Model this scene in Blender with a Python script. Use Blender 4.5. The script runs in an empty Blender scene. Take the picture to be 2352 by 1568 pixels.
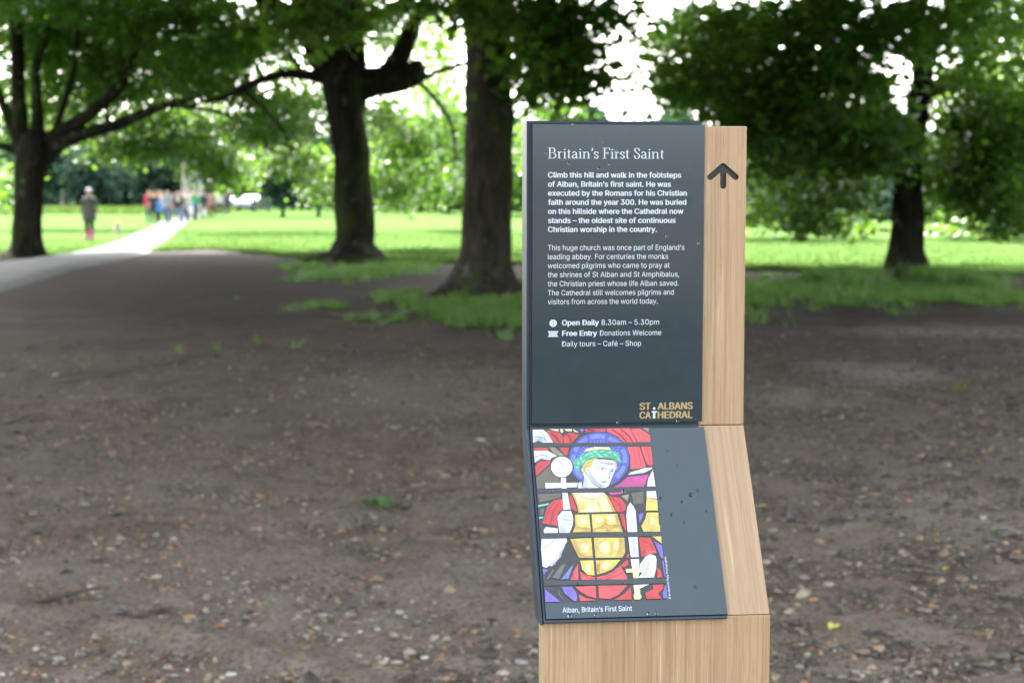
import bpy, bmesh, math, random
import numpy as np
from mathutils import Vector, Matrix

# ------------------------------------------------------------------ camera, sky, sun, exposure
S = bpy.context.scene
S.view_settings.view_transform = 'Standard'
S.view_settings.look = 'None'
S.view_settings.gamma = 1.0
S.view_settings.use_curve_mapping = False
S.view_settings.exposure = 3.68
S.cycles.max_bounces = 7
S.cycles.diffuse_bounces = 4
S.cycles.transmission_bounces = 5
S.cycles.transparent_max_bounces = 8
S.cycles.use_denoising = True
S.cycles.sample_clamp_indirect = 4.0

FPX = 3900.0                       # focal length in pixels of a 2352 px wide copy of the photograph
PITCH = math.atan(339.0 / 3900.0)
EYE = np.array([0.0, 0.0, 1.6])
cd = bpy.data.cameras.new('camera')
cd.sensor_width = 22.3
cd.lens = 22.3 * FPX / 2352.0
cd.clip_start = 0.05
cd.clip_end = 2500
cd.dof.use_dof = True
cd.dof.focus_distance = 2.07
cd.dof.aperture_fstop = 5.2
cam = bpy.data.objects.new('camera', cd)
S.collection.objects.link(cam)
cam.location = EYE
cam.rotation_euler = (math.radians(90) - PITCH, 0, 0)
S.camera = cam

SUN_EL, SUN_AZ = math.radians(50), math.radians(-22)       # azimuth from +Y (ahead of the camera), negative = left
world = bpy.data.worlds.new('World')
S.world = world
world.use_nodes = True
wn = world.node_tree.nodes
wl = world.node_tree.links
sky = wn.new('ShaderNodeTexSky')
sky.sky_type = 'NISHITA'
sky.sun_disc = False
sky.sun_elevation = SUN_EL
sky.sun_rotation = SUN_AZ
sky.air_density = 1.0
sky.dust_density = 3.5
sky.ozone_density = 1.0
hsv = wn.new('ShaderNodeHueSaturation')            # thin white cloud over the whole sky
hsv.inputs['Saturation'].default_value = 0.30
hsv.inputs['Value'].default_value = 1.0
wl.new(sky.outputs[0], hsv.inputs['Color'])
wl.new(hsv.outputs[0], wn['Background'].inputs[0])
wn['Background'].inputs[1].default_value = 0.15
sl = bpy.data.lights.new('sun', 'SUN')
sl.energy = 2.5
sl.angle = math.radians(0.6)
sl.color = (1.0, 0.95, 0.86)
sun = bpy.data.objects.new('sun', sl)
S.collection.objects.link(sun)
sdir = Vector((math.sin(SUN_AZ) * math.cos(SUN_EL), math.cos(SUN_AZ) * math.cos(SUN_EL), math.sin(SUN_EL)))
sun.rotation_euler = sdir.to_track_quat('Z', 'Y').to_euler()

# ------------------------------------------------------------------ helpers
rng = np.random.default_rng(7)
random.seed(7)
COL = S.collection
FW = np.array([0, math.cos(PITCH), -math.sin(PITCH)])
UP = np.array([0, math.sin(PITCH), math.cos(PITCH)])
RT = np.array([1.0, 0, 0])


def at(u, v, d):                   # the point seen at (u, v) whose ground distance is d
    r = FW * FPX + RT * (u - 1176) + UP * (784 - v)
    return EYE + r / r[1] * d


def zg(x, y):                      # height of the ground
    x = np.asarray(x, float); y = np.asarray(y, float)
    z = 0.018 * np.sin(x * 0.9 + 0.7 * np.sin(y * 0.45)) * np.sin(y * 0.62 + 1.3)
    z = z + 0.010 * np.sin(x * 2.3 + y * 1.1) * np.sin(y * 1.9 - x * 0.7)
    return z * np.clip((60 - y) / 30, 0.15, 1)


def gnd(u, v):                     # the ground point seen at (u, v)
    r = FW * FPX + RT * (u - 1176) + UP * (784 - v)
    k = -EYE[2] / r[2]
    p = EYE + r * k
    p[2] = float(zg(p[0], p[1]))
    return p


def px(X, Y):                      # full-size photograph pixels to (u, v)
    return X / 1.7415, Y / 1.7415


def tag(o, label=None, cat=None, group=None, kind=None):
    if label: o['label'] = label
    if cat: o['category'] = cat
    if group: o['group'] = group
    if kind: o['kind'] = kind
    return o


def empty(name, loc=(0, 0, 0), rz=0.0):
    o = bpy.data.objects.new(name, None)
    o.empty_display_size = 0.2
    COL.objects.link(o)
    o.location = loc
    o.rotation_euler = (0, 0, rz)
    return o


def link(name, me, mats=(), parent=None, keep=False):
    o = bpy.data.objects.new(name, me)
    COL.objects.link(o)
    for m in (mats if isinstance(mats, (list, tuple)) else [mats]):
        if m: me.materials.append(m)
    if parent:
        o.parent = parent
        if keep:                   # vertices are in world space: keep them there
            o.matrix_parent_inverse = parent_matrix(parent).inverted()
    return o


def parent_matrix(p):
    m = Matrix.LocRotScale(p.location, p.rotation_euler, p.scale)
    return (parent_matrix(p.parent) @ p.matrix_parent_inverse @ m) if p.parent else m


def mesh(name, V, F, smooth=False):
    me = bpy.data.meshes.new(name)
    me.from_pydata([tuple(map(float, v)) for v in V], [], [tuple(map(int, f)) for f in F])
    if smooth:
        me.polygons.foreach_set('use_smooth', [True] * len(me.polygons))
    me.update()
    return me


def np_mesh(name, V, F, smooth=False):       # V (n,3), F (m,k) arrays
    me = bpy.data.meshes.new(name)
    V = np.ascontiguousarray(V, dtype=np.float32)
    F = np.ascontiguousarray(F, dtype=np.int32)
    m, k = F.shape
    me.vertices.add(len(V)); me.vertices.foreach_set('co', V.ravel())
    me.loops.add(m * k); me.loops.foreach_set('vertex_index', F.ravel())
    me.polygons.add(m)
    me.polygons.foreach_set('loop_start', np.arange(0, m * k, k, dtype=np.int32))
    if smooth: me.polygons.foreach_set('use_smooth', np.ones(m, bool))
    me.update(calc_edges=True)
    return me


def point_color(me, C, name='tint'):
    a = me.color_attributes.new(name, 'FLOAT_COLOR', 'POINT')
    C = np.concatenate([C, np.ones((len(C), 1))], 1).astype(np.float32)
    a.data.foreach_set('color', C.ravel())


# ------------------------------------------------------------------ materials
class Mat:
    def __init__(s, name):
        s.m = bpy.data.materials.new(name); s.m.use_nodes = True
        s.n = s.m.node_tree.nodes; s.l = s.m.node_tree.links
        s.b = s.n['Principled BSDF']

    def node(s, t, **k):
        x = s.n.new(t)
        for a, v in k.items(): setattr(x, a, v)
        return x

    def coord(s, scale=(1, 1, 1), kind='Object', rot=(0, 0, 0)):
        c = s.node('ShaderNodeTexCoord'); mp = s.node('ShaderNodeMapping')
        mp.inputs['Scale'].default_value = scale
        src = c.outputs[kind]
        if any(rot):
            m0 = s.node('ShaderNodeMapping'); m0.inputs['Rotation'].default_value = rot
            s.l.new(src, m0.inputs[0]); src = m0.outputs[0]
        s.l.new(src, mp.inputs[0]); return mp.outputs[0]

    def noise(s, vec, scale, detail=4, rough=0.55, dist=0.0):
        x = s.node('ShaderNodeTexNoise'); x.inputs['Scale'].default_value = scale
        x.inputs['Detail'].default_value = detail; x.inputs['Roughness'].default_value = rough
        x.inputs['Distortion'].default_value = dist
        s.l.new(vec, x.inputs['Vector']); return x.outputs['Fac']

    def ramp(s, fac, stops):
        r = s.node('ShaderNodeValToRGB'); e = r.color_ramp.elements
        while len(e) < len(stops): e.new(0.5)
        for i, (p, c) in enumerate(stops):
            e[i].position = p; e[i].color = (c[0], c[1], c[2], 1) if hasattr(c, '__len__') else (c, c, c, 1)
        s.l.new(fac, r.inputs[0]); return r.outputs[0]

    def mix(s, fac, a, b, mode='MIX'):
        x = s.node('ShaderNodeMix', data_type='RGBA', blend_type=mode)
        for sock, v in ((x.inputs[0], fac), (x.inputs[6], a), (x.inputs[7], b)):
            if hasattr(v, 'default_value') or hasattr(v, 'is_linked'): s.l.new(v, sock)
            elif hasattr(v, '__len__'): sock.default_value = (v[0], v[1], v[2], 1)
            else: sock.default_value = v
        return x.outputs[2]

    def bump(s, h, strength=0.4, dist=0.01):
        x = s.node('ShaderNodeBump'); x.inputs['Strength'].default_value = strength
        x.inputs['Distance'].default_value = dist
        s.l.new(h, x.inputs['Height']); s.l.new(x.outputs[0], s.b.inputs['Normal'])

    def base(s, c): 
        if hasattr(c, '__len__'): s.b.inputs['Base Color'].default_value = (c[0], c[1], c[2], 1)
        else: s.l.new(c, s.b.inputs['Base Color'])

    def set(s, **k):
        for a, v in k.items(): s.b.inputs[a.replace('_', ' ')].default_value = v
        return s


def plain(name, col, rough=0.6, var=0.12, scale=30, **k):
    m = Mat(name); v = m.coord()
    n = m.noise(v, scale)
    m.base(m.ramp(n, [(0.3, [c * (1 - var) for c in col]), (0.7, [min(1, c * (1 + var)) for c in col])]))
    m.b.inputs['Roughness'].default_value = rough
    m.set(**k)
    return m.m


def srgb(r, g, b):
    f = lambda c: (c / 255 / 12.92) if c / 255 <= 0.04045 else ((c / 255 + 0.055) / 1.055) ** 2.4
    return (f(r), f(g), f(b))


def mat_oak(name, tone=1.0, warm=1.0, fleck=0.5, rot=0.0, fig=0.3):
    m = Mat(name)
    R3 = (rot, 0, 0)
    vb = m.coord((1, 1, 0.022), rot=R3)
    broad = m.noise(vb, 22, 4, 0.6, 0.8)
    w = warm
    col = m.ramp(broad, [(0.25, (0.43 * tone, 0.285 * tone, 0.165 * tone / w)), (0.5, (0.505 * tone, 0.35 * tone, 0.215 * tone / w)),
                         (0.75, (0.56 * tone, 0.40 * tone, 0.255 * tone / w))])
    big = m.noise(m.coord((1, 1, 0.25), rot=R3), 9, 3)
    col = m.mix(m.ramp(big, [(0.45, 0.0), (0.75, 0.45)]), col, (0.40 * tone, 0.25 * tone, 0.135 * tone / w))
    fine = m.noise(m.coord((1, 1, 0.014), rot=R3), 210, 3, 0.7, 0.5)
    col = m.mix(m.ramp(fine, [(0.38, fig + 0.15), (0.54, 0.0)]), col, (0.27 * tone, 0.165 * tone, 0.085 * tone))
    pore = m.noise(m.coord((1, 1, 0.065), rot=R3), 560, 2, 0.5, 0.3)
    col = m.mix(m.ramp(pore, [(0.30, 0.45), (0.42, 0.0)]), col, (0.20, 0.12, 0.06))
    lightf = m.noise(vb, 260, 2, 0.6)
    col = m.mix(m.ramp(lightf, [(0.62, 0.0), (0.70, fleck)]), col, (0.68, 0.55, 0.40))
    m.base(col)
    m.b.inputs['Roughness'].default_value = 0.5
    m.set(Specular_IOR_Level=0.3)
    m.bump(m.ramp(pore, [(0.3, 0.0), (0.42, 1.0)]), 0.3, 0.0006)
    return m.m


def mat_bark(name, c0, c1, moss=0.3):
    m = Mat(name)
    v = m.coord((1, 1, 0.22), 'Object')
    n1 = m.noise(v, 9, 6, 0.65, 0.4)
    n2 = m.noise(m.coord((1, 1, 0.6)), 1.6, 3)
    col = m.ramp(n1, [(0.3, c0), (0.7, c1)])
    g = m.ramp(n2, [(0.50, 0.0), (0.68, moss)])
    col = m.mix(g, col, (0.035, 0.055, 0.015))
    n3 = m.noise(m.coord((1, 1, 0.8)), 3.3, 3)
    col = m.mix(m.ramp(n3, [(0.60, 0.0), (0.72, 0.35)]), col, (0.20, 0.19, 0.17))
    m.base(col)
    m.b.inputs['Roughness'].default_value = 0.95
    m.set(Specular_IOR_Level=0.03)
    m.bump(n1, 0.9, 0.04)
    return m.m


def mat_leaf(name, dark, light, trans, tw=0.5, scale=1.2):
    m = Mat(name)
    a = m.node('ShaderNodeAttribute'); a.attribute_name = 'tint'
    sep = m.node('ShaderNodeSeparateColor'); m.l.new(a.outputs['Color'], sep.inputs[0])
    col = m.mix(sep.outputs[0], dark, light)
    tr = m.mix(sep.outputs[0], [t * 0.75 for t in trans], trans)
    m.base(col)
    m.b.inputs['Roughness'].default_value = 0.38
    m.set(Specular_IOR_Level=0.0 if 'far' in name or 'meadow' in name else 0.3)
    t = m.node('ShaderNodeBsdfTranslucent'); m.l.new(tr, t.inputs[0])
    mx = m.node('ShaderNodeMixShader'); mx.inputs[0].default_value = tw
    m.l.new(m.b.outputs[0], mx.inputs[1]); m.l.new(t.outputs[0], mx.inputs[2])
    m.l.new(mx.outputs[0], m.n['Material Output'].inputs[0])
    return m.m


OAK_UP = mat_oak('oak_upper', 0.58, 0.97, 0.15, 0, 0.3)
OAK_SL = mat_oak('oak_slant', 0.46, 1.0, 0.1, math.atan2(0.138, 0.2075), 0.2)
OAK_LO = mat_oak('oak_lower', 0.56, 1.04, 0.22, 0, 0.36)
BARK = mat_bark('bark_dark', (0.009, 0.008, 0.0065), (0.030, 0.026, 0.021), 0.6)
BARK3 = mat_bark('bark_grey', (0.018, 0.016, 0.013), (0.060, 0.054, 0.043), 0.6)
BARKP = mat_bark('bark_pale', (0.16, 0.14, 0.13), (0.30, 0.27, 0.25), 0.1)
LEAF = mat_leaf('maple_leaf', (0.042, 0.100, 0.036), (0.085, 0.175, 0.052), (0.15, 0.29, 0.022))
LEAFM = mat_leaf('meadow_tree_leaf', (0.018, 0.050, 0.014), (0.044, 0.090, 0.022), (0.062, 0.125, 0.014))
LEAFF = mat_leaf('far_tree_leaf', (0.018, 0.038, 0.030), (0.034, 0.058, 0.043), (0.03, 0.055, 0.028), 0.25)  # distance haze is put into this bluish leaf colour
GRASSM = mat_leaf('shade_grass', (0.032, 0.080, 0.014), (0.085, 0.16, 0.03), (0.12, 0.25, 0.035), 0.45)
GRASSL = mat_leaf('meadow_grass_blades', (0.046, 0.084, 0.019), (0.066, 0.108, 0.028), (0.072, 0.120, 0.026), 0.4)


def mat_soil():
    m = Mat('bare_soil')
    v = m.coord()
    vs = m.coord((0.7, 1.0, 1.0))
    big = m.noise(vs, 0.55, 5, 0.6)
    mid = m.noise(v, 5.5, 6, 0.65)
    fin = m.noise(v, 42, 5, 0.7)
    col = m.ramp(mid, [(0.28, (0.110, 0.084, 0.066)), (0.5, (0.180, 0.143, 0.115)), (0.72, (0.235, 0.193, 0.160))])
    col = m.mix(m.ramp(big, [(0.42, 0.0), (0.62, 0.65)]), col, (0.235, 0.205, 0.178))
    col = m.mix(m.ramp(fin, [(0.36, 0.75), (0.52, 0.0)]), col, (0.05, 0.038, 0.030))
    col = m.mix(m.ramp(fin, [(0.58, 0.0), (0.70, 0.6)]), col, (0.28, 0.24, 0.20))
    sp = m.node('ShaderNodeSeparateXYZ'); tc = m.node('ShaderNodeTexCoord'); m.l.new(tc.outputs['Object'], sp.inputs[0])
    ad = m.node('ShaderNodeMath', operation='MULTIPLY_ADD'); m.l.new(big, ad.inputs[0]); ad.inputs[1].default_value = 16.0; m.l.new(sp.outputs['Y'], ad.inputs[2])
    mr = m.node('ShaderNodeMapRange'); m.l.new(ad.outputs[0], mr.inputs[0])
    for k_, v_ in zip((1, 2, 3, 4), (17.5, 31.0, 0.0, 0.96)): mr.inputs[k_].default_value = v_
    col = m.mix(mr.outputs[0], col, m.mix(m.ramp(mid, [(0.35, 0.0), (0.65, 1.0)]), (0.014, 0.011, 0.009), (0.036, 0.028, 0.023)))   # soil darkens with distance ahead, edge broken up by noise
    wn_ = m.node('ShaderNodeTexNoise'); wn_.inputs['Scale'].default_value = 2.2; wn_.inputs['Detail'].default_value = 4
    m.l.new(tc.outputs['Object'], wn_.inputs['Vector'])
    va = m.node('ShaderNodeVectorMath', operation='MULTIPLY_ADD'); m.l.new(wn_.outputs['Color'], va.inputs[0]); va.inputs[1].default_value = (1.5, 2.4, 0); m.l.new(tc.outputs['Object'], va.inputs[2])
    for (pu, pv, rx_, ry_, st_) in [(2060, 862, .9, .9, .8), (1935, 838, .6, .7, .55), (1830, 915, .8, .9, .6), (2150, 1150, .5, .5, .6), (2255, 1210, .35, .4, .6), (2180, 760, 1.6, 1.5, .5), (1000, 900, 1.6, 2.2, .35), (1930, 1190, .3, .35, .5)]:   # dry pale patches of trodden soil
        g_ = gnd(pu, pv)
        mp_ = m.node('ShaderNodeMapping'); mp_.inputs['Location'].default_value = (-(g_[0] + .75) / rx_, -(g_[1] + 1.2) / ry_, 0); mp_.inputs['Scale'].default_value = (1 / rx_, 1 / ry_, 0)
        m.l.new(va.outputs[0], mp_.inputs[0])
        ln = m.node('ShaderNodeVectorMath', operation='LENGTH'); m.l.new(mp_.outputs[0], ln.inputs[0])
        col = m.mix(m.ramp(ln.outputs['Value'], [(0.25, st_), (1.0, 0.0)]), col, m.mix(m.ramp(fin, [(0.4, 0.0), (0.6, 1.0)]), (0.20, 0.175, 0.155), (0.34, 0.30, 0.27)))
    patch = m.noise(v, 0.9, 3)
    col = m.mix(m.ramp(patch, [(0.6, 0.0), (0.72, 0.35)]), col, (0.055, 0.07, 0.03))
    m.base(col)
    m.b.inputs['Roughness'].default_value = 0.85
    m.set(Specular_IOR_Level=0.03)
    h = m.mix(0.5, mid, fin)
    m.bump(h, 0.9, 0.03)
    return m.m


def mat_meadow():
    m = Mat('meadow_grass')
    v = m.coord((0.35, 1, 1))
    a = m.noise(v, 0.12, 5, 0.6)
    b = m.noise(m.coord(), 1.8, 5, 0.7)
    col = m.ramp(a, [(0.3, (0.045, 0.086, 0.022)), (0.55, (0.053, 0.094, 0.027)), (0.75, (0.063, 0.098, 0.033))])
    col = m.mix(m.ramp(b, [(0.3, 0.5), (0.6, 0.0)]), col, (0.032, 0.066, 0.016))
    m.base(col)
    m.b.inputs['Roughness'].default_value = 0.8
    m.set(Specular_IOR_Level=0.0)
    m.bump(b, 0.7, 0.08)
    return m.m


def mat_path():
    m = Mat('path_asphalt')
    v = m.coord()
    a = m.noise(v, 1.1, 4); b = m.noise(v, 60, 3, 0.7)
    col = m.ramp(a, [(0.3, (0.085, 0.084, 0.083)), (0.7, (0.115, 0.113, 0.11))])
    col = m.mix(m.ramp(b, [(0.35, 0.35), (0.6, 0.0)]), col, (0.08, 0.08, 0.078))
    m.base(col); m.b.inputs['Roughness'].default_value = 0.85; m.set(Specular_IOR_Level=0.1)
    m.bump(b, 0.4, 0.004)
    return m.m


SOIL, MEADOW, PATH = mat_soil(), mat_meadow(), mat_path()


def mat_panel():
    m = Mat('panel_print_grey')
    v = m.coord()
    n = m.noise(v, 22, 4, 0.6)
    col = m.ramp(n, [(0.3, (0.010, 0.022, 0.030)), (0.7, (0.012, 0.025, 0.034))])
    m.base(col)
    r = m.noise(v, 60, 3)
    rr = m.ramp(r, [(0.3, 0.11), (0.7, 0.17)])
    m.l.new(rr, m.b.inputs['Roughness'])
    m.set(Specular_IOR_Level=0.46)
    sp = m.noise(v, 900, 2)
    m.bump(sp, 0.03, 0.0003)
    return m.m


PANEL = mat_panel()
TRAY = plain('tray_paint_navy', (0.010, 0.018, 0.032), 0.42, 0.08, 80, Specular_IOR_Level=0.3)
INK = plain('print_white', (0.38, 0.42, 0.49), 0.4, 0.02, 60)
GOLD = plain('print_gold', (0.25, 0.19, 0.085), 0.4, 0.03, 60)
ARROWM = Mat('arrow_paint_black')
ARROWM.base((0.008, 0.008, 0.010)); ARROWM.b.inputs['Roughness'].default_value = 0.5
ARROWM.bump(ARROWM.noise(ARROWM.coord((1, 1, 0.6)), 380, 3), 0.8, 0.0015)
ARROWM = ARROWM.m


def mat_drop():
    m = Mat('rain_water')
    m.set(Roughness=0.12, IOR=1.33, Transmission_Weight=1.0)
    m.base((.42, .46, .50))
    return m.m


WATER = mat_drop()


def mat_tint(name, rough=0.8, scale=90):
    m = Mat(name)
    a = m.node('ShaderNodeAttribute'); a.attribute_name = 'tint'
    n = m.noise(m.coord(), scale, 3)
    m.base(m.mix(m.ramp(n, [(0.3, 0.35), (0.7, 0.0)]), a.outputs['Color'], (0.05, 0.045, 0.04)))
    m.b.inputs['Roughness'].default_value = rough
    m.bump(n, 0.3, 0.004)
    return m.m


STONEV = mat_tint('gravel_stone', 0.75)

# ------------------------------------------------------------------ ground, meadow, path
def ground_sheet():
    ys = np.concatenate([np.linspace(-70, 3.5, 30), 3.5 * np.exp(np.linspace(0.02, math.log(52 / 3.5), 330))])
    ts = np.linspace(-1, 1, 300)
    hw = np.where(ys < 4, 9.0 + np.maximum(0, -ys) * 0.9, 9.0 + (ys - 4) * 0.85)
    X = ts[None, :] * hw[:, None]; Y = np.repeat(ys[:, None], 300, 1)
    Z = zg(X, Y)
    r2 = np.random.default_rng(3)
    lump = np.zeros_like(Z)
    for k in range(60):
        fx, fy = r2.normal(0, 9, 2); ph = r2.uniform(0, 6.3)
        lump += np.sin(fx * X + fy * Y + ph)
    Z = Z + 0.0015 * lump * np.clip(1.2 - np.abs(Y - 8) / 30, 0, 1)
    ridge = 1 - np.abs(np.sin(0.55 * X + 1.9 * Y + 1.6 * np.sin(0.8 * X)))
    Z = Z + 0.036 * np.clip(ridge - 0.72, 0, 1) / 0.28 * np.clip((X * 0 + 16 - Y) / 8, 0, 1) * (X < 0)
    V = np.stack([X, Y, Z], -1).reshape(-1, 3)
    n = 300; m = len(ys)
    i = (np.arange(m - 1)[:, None] * n + np.arange(n - 1)[None, :]).ravel()
    F = np.stack([i, i + 1, i + n + 1, i + n], 1)
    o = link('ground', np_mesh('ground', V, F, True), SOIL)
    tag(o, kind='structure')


ground_sheet()


def flat_poly(name, pts, z, mat):
    me = mesh(name, [(x, y, z) for x, y in pts], [list(range(len(pts)))])
    o = link(name, me, mat); tag(o, kind='structure'); return o


# far ground under the meadow, as wide as the horizon
fg = mesh('far_ground', [(-900, -60, -0.16), (900, -60, -0.16), (900, 1500, -0.16), (-900, 1500, -0.16)], [(0, 1, 2, 3)])
tag(link('terrain', fg, MEADOW), kind='structure')


def meadow_sheet():
    # near edge follows the line where the bare soil ends
    edge = [(-400, 640), (0, 592), (120, 588), (232, 577), (350, 578), (470, 574), (560, 580), (640, 590), (700, 601), (800, 604), (960, 606), (1060, 605), (1180, 610),
            (1500, 618), (1750, 622), (2000, 628), (2150, 630), (2352, 637), (2900, 665)]
    E = [gnd(u, v) for u, v in edge]
    ex = np.array([p[0] for p in E]); ey = np.array([p[1] for p in E])
    xs = np.concatenate([[-400, -200, -100, -60], np.linspace(-45, 40, 240), [60, 100, 200, 400]])
    y0 = np.interp(xs, ex, ey) + 0.35 * np.sin(xs * 2.1) + 0.2 * np.sin(xs * 5.7 + 1)
    rows = np.concatenate([[0, 0.2, 0.6], np.linspace(1, 14, 12) ** 2 / 14, [30, 60, 110, 250, 900]])
    V = []; 
    for r in rows:
        y = y0 + r
        z = zg(xs, y) + 0.03 + min(r, 1) * 0.03
        z = np.where(np.abs(xs) > 50, 0.03, z)
        if r == 0: z = z - 0.06
        V.append(np.stack([xs, y, z], -1))
    V = np.concatenate(V); n = len(xs); m = len(rows)
    i = (np.arange(m - 1)[:, None] * n + np.arange(n - 1)[None, :]).ravel()
    tag(link('meadow', np_mesh('meadow', V, np.stack([i, i + 1, i + n + 1, i + n], 1), True), MEADOW), kind='structure')
    return lambda x: np.interp(x, ex, ey)


edge_y = meadow_sheet()


def path_strip():
    lo = [(-300, 735), (0, 673), (82, 647), (165, 622), (275, 597), (343, 581), (368, 570), (406, 542), (428, 520.5), (450, 503), (470, 490), (500, 479)]
    hi = [(-300, 628), (0, 604), (60, 598), (110, 592), (206, 577), (240, 566), (275, 553.5), (310, 537), (346, 523), (385, 508), (420, 492), (470, 479.5)]
    V = []
    for a, b in zip(lo, hi):
        p, q = gnd(*a), gnd(*b)
        for k in range(9):
            w = p + (q - p) * k / 8
            V.append((w[0], w[1], float(zg(w[0], w[1])) + 0.085 - 0.03 * (abs(k - 4) == 4)))
    # resample lengthwise
    V = np.array(V).reshape(len(lo), 9, 3)
    W = []
    for i in range(len(lo) - 1):
        for t in np.linspace(0, 1, 8, endpoint=False):
            w = V[i] * (1 - t) + V[i + 1] * t
            w[:, 2] = zg(w[:, 0], w[:, 1]) + 0.085
            w[0, 2] -= 0.08; w[-1, 2] -= 0.08
            W.append(w)
    W = np.array(W); m = len(W); n = 9
    i = (np.arange(m - 1)[:, None] * n + np.arange(n - 1)[None, :]).ravel()
    tag(link('path', np_mesh('path', W.reshape(-1, 3), np.stack([i, i + 1, i + n + 1, i + n], 1), True), PATH), kind='structure')


path_strip()

# ------------------------------------------------------------------ trees
def tube(pts, rad, seg=14, sub=5, wob=0.05, lobes=0.0, seed=0, flat=False):
    """tapered limb along pts (world) with radius rad (m); returns V, F"""
    r = np.random.default_rng(seed)
    P = np.array(pts, float); R = np.array(rad, float)
    n = len(P)
    t = np.arange(n); T = np.linspace(0, n - 1, (n - 1) * sub + 1)
    # catmull-rom
    def cr(A, T):
        out = []
        for x in T:
            i = min(int(x), n - 2); f = x - i
            a, b, c, d = A[max(i - 1, 0)], A[i], A[i + 1], A[min(i + 2, n - 1)]
            out.append(0.5 * ((2 * b) + (c - a) * f + (2 * a - 5 * b + 4 * c - d) * f ** 2 + (3 * b - 3 * c + d - a) * f ** 3))
        return np.array(out)
    C = cr(P, T); Q = np.maximum(np.interp(T, t, R), 0.002)
    V = []; ph = r.uniform(0, 6.3, 4)
    for i in range(len(C)):
        d = C[min(i + 1, len(C) - 1)] - C[max(i - 1, 0)]
        d /= np.linalg.norm(d) + 1e-9
        a = np.array([0, 1.0, 0]) if abs(d[1]) < 0.9 else np.array([1.0, 0, 0])
        e1 = np.cross(d, a); e1 /= np.linalg.norm(e1); e2 = np.cross(d, e1)
        for k in range(seg):
            th = 2 * math.pi * k / seg
            w = 1 + wob * (math.sin(3 * th + ph[0] + i * 0.15) + 0.6 * math.sin(5 * th + ph[1] - i * 0.11)) + wob * 0.8 * math.sin(i * 0.55 + ph[2] + th)
            if lobes:
                fl = math.exp(-(C[i][2] - C[0][2]) / 0.35) * lobes
                w *= 1 + fl * (0.5 * math.cos(5 * th + ph[3]) + 0.35 * math.cos(3 * th + ph[0]))
            V.append(C[i] + (e1 * math.cos(th) + e2 * math.sin(th)) * Q[i] * w)
    m = len(C); F = []
    for i in range(m - 1):
        for k in range(seg):
            k2 = (k + 1) % seg
            F.append((i * seg + k, i * seg + k2, (i + 1) * seg + k2, (i + 1) * seg + k))
    V.append(C[-1] + (C[-1] - C[-2]) * 0.2); e = len(V) - 1
    for k in range(seg):
        F.append(((m - 1) * seg + k, (m - 1) * seg + (k + 1) % seg, e, e))
    F = [f if f[2] != f[3] else f[:3] for f in F]
    return V, F


def limb(name, pix, d, mat, parent, seed=0, lobes=0.0, seg=14, wob=0.05):
    """pix: list of (u, v, half width in px[, distance])"""
    pts, rad = [], []
    for q in pix:
        dd = q[3] if len(q) > 3 else d
        pts.append(at(q[0], q[1], dd)); rad.append(q[2] / FPX * dd)
    V, F = tube(pts, rad, seg, 5, wob, lobes, seed)
    return link(name, mesh(name, V, F, True), mat, parent, keep=True)


LEAF_SHAPE = np.array([(0, 0), (0.30, 0.16), (0.52, 0.62), (0.22, 0.66), (0, 1.08), (-0.22, 0.66), (-0.52, 0.62), (-0.30, 0.16)])
LEAF_TRI = np.array([(0, 1, 2), (0, 2, 3), (0, 3, 4), (0, 4, 5), (0, 5, 6), (0, 6, 7)])


def leaves(C, size, seed=0, tilt=0.75, tint=None, simple=False):
    """C (n,3) positions; returns V, F, tint"""
    r = np.random.default_rng(seed)
    n = len(C)
    nz = np.stack([r.normal(0, tilt, n), r.normal(0, tilt, n), np.ones(n)], 1)
    nz /= np.linalg.norm(nz, axis=1)[:, None]
    a = r.normal(0, 1, (n, 3)); a[:, 2] -= 0.4
    a -= (a * nz).sum(1)[:, None] * nz; a /= np.linalg.norm(a, axis=1)[:, None]
    b = np.cross(nz, a)
    s = size * r.uniform(0.65, 1.25, n)
    if simple:
        sh = np.array([(0, 0), (0.5, 0.5), (0, 1.05), (-0.5, 0.5)]); tri = np.array([(0, 1, 2), (0, 2, 3)])
    else:
        sh, tri = LEAF_SHAPE, LEAF_TRI
    k = len(sh)
    fold = -0.18 * np.abs(sh[:, 0])
    V = (C[:, None, :] + (sh[None, :, 0, None] * b[:, None, :] + sh[None, :, 1, None] * a[:, None, :] + fold[None, :, None] * nz[:, None, :]) * s[:, None, None])
    F = (np.arange(n)[:, None, None] * k + tri[None]).reshape(-1, 3)
    if tint is None: tint = r.uniform(0, 1, n)
    T = np.repeat(np.clip(tint, 0, 1)[:, None], k, 1).reshape(-1, 1) * np.ones((1, 3))
    return V.reshape(-1, 3), F, T


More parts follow.
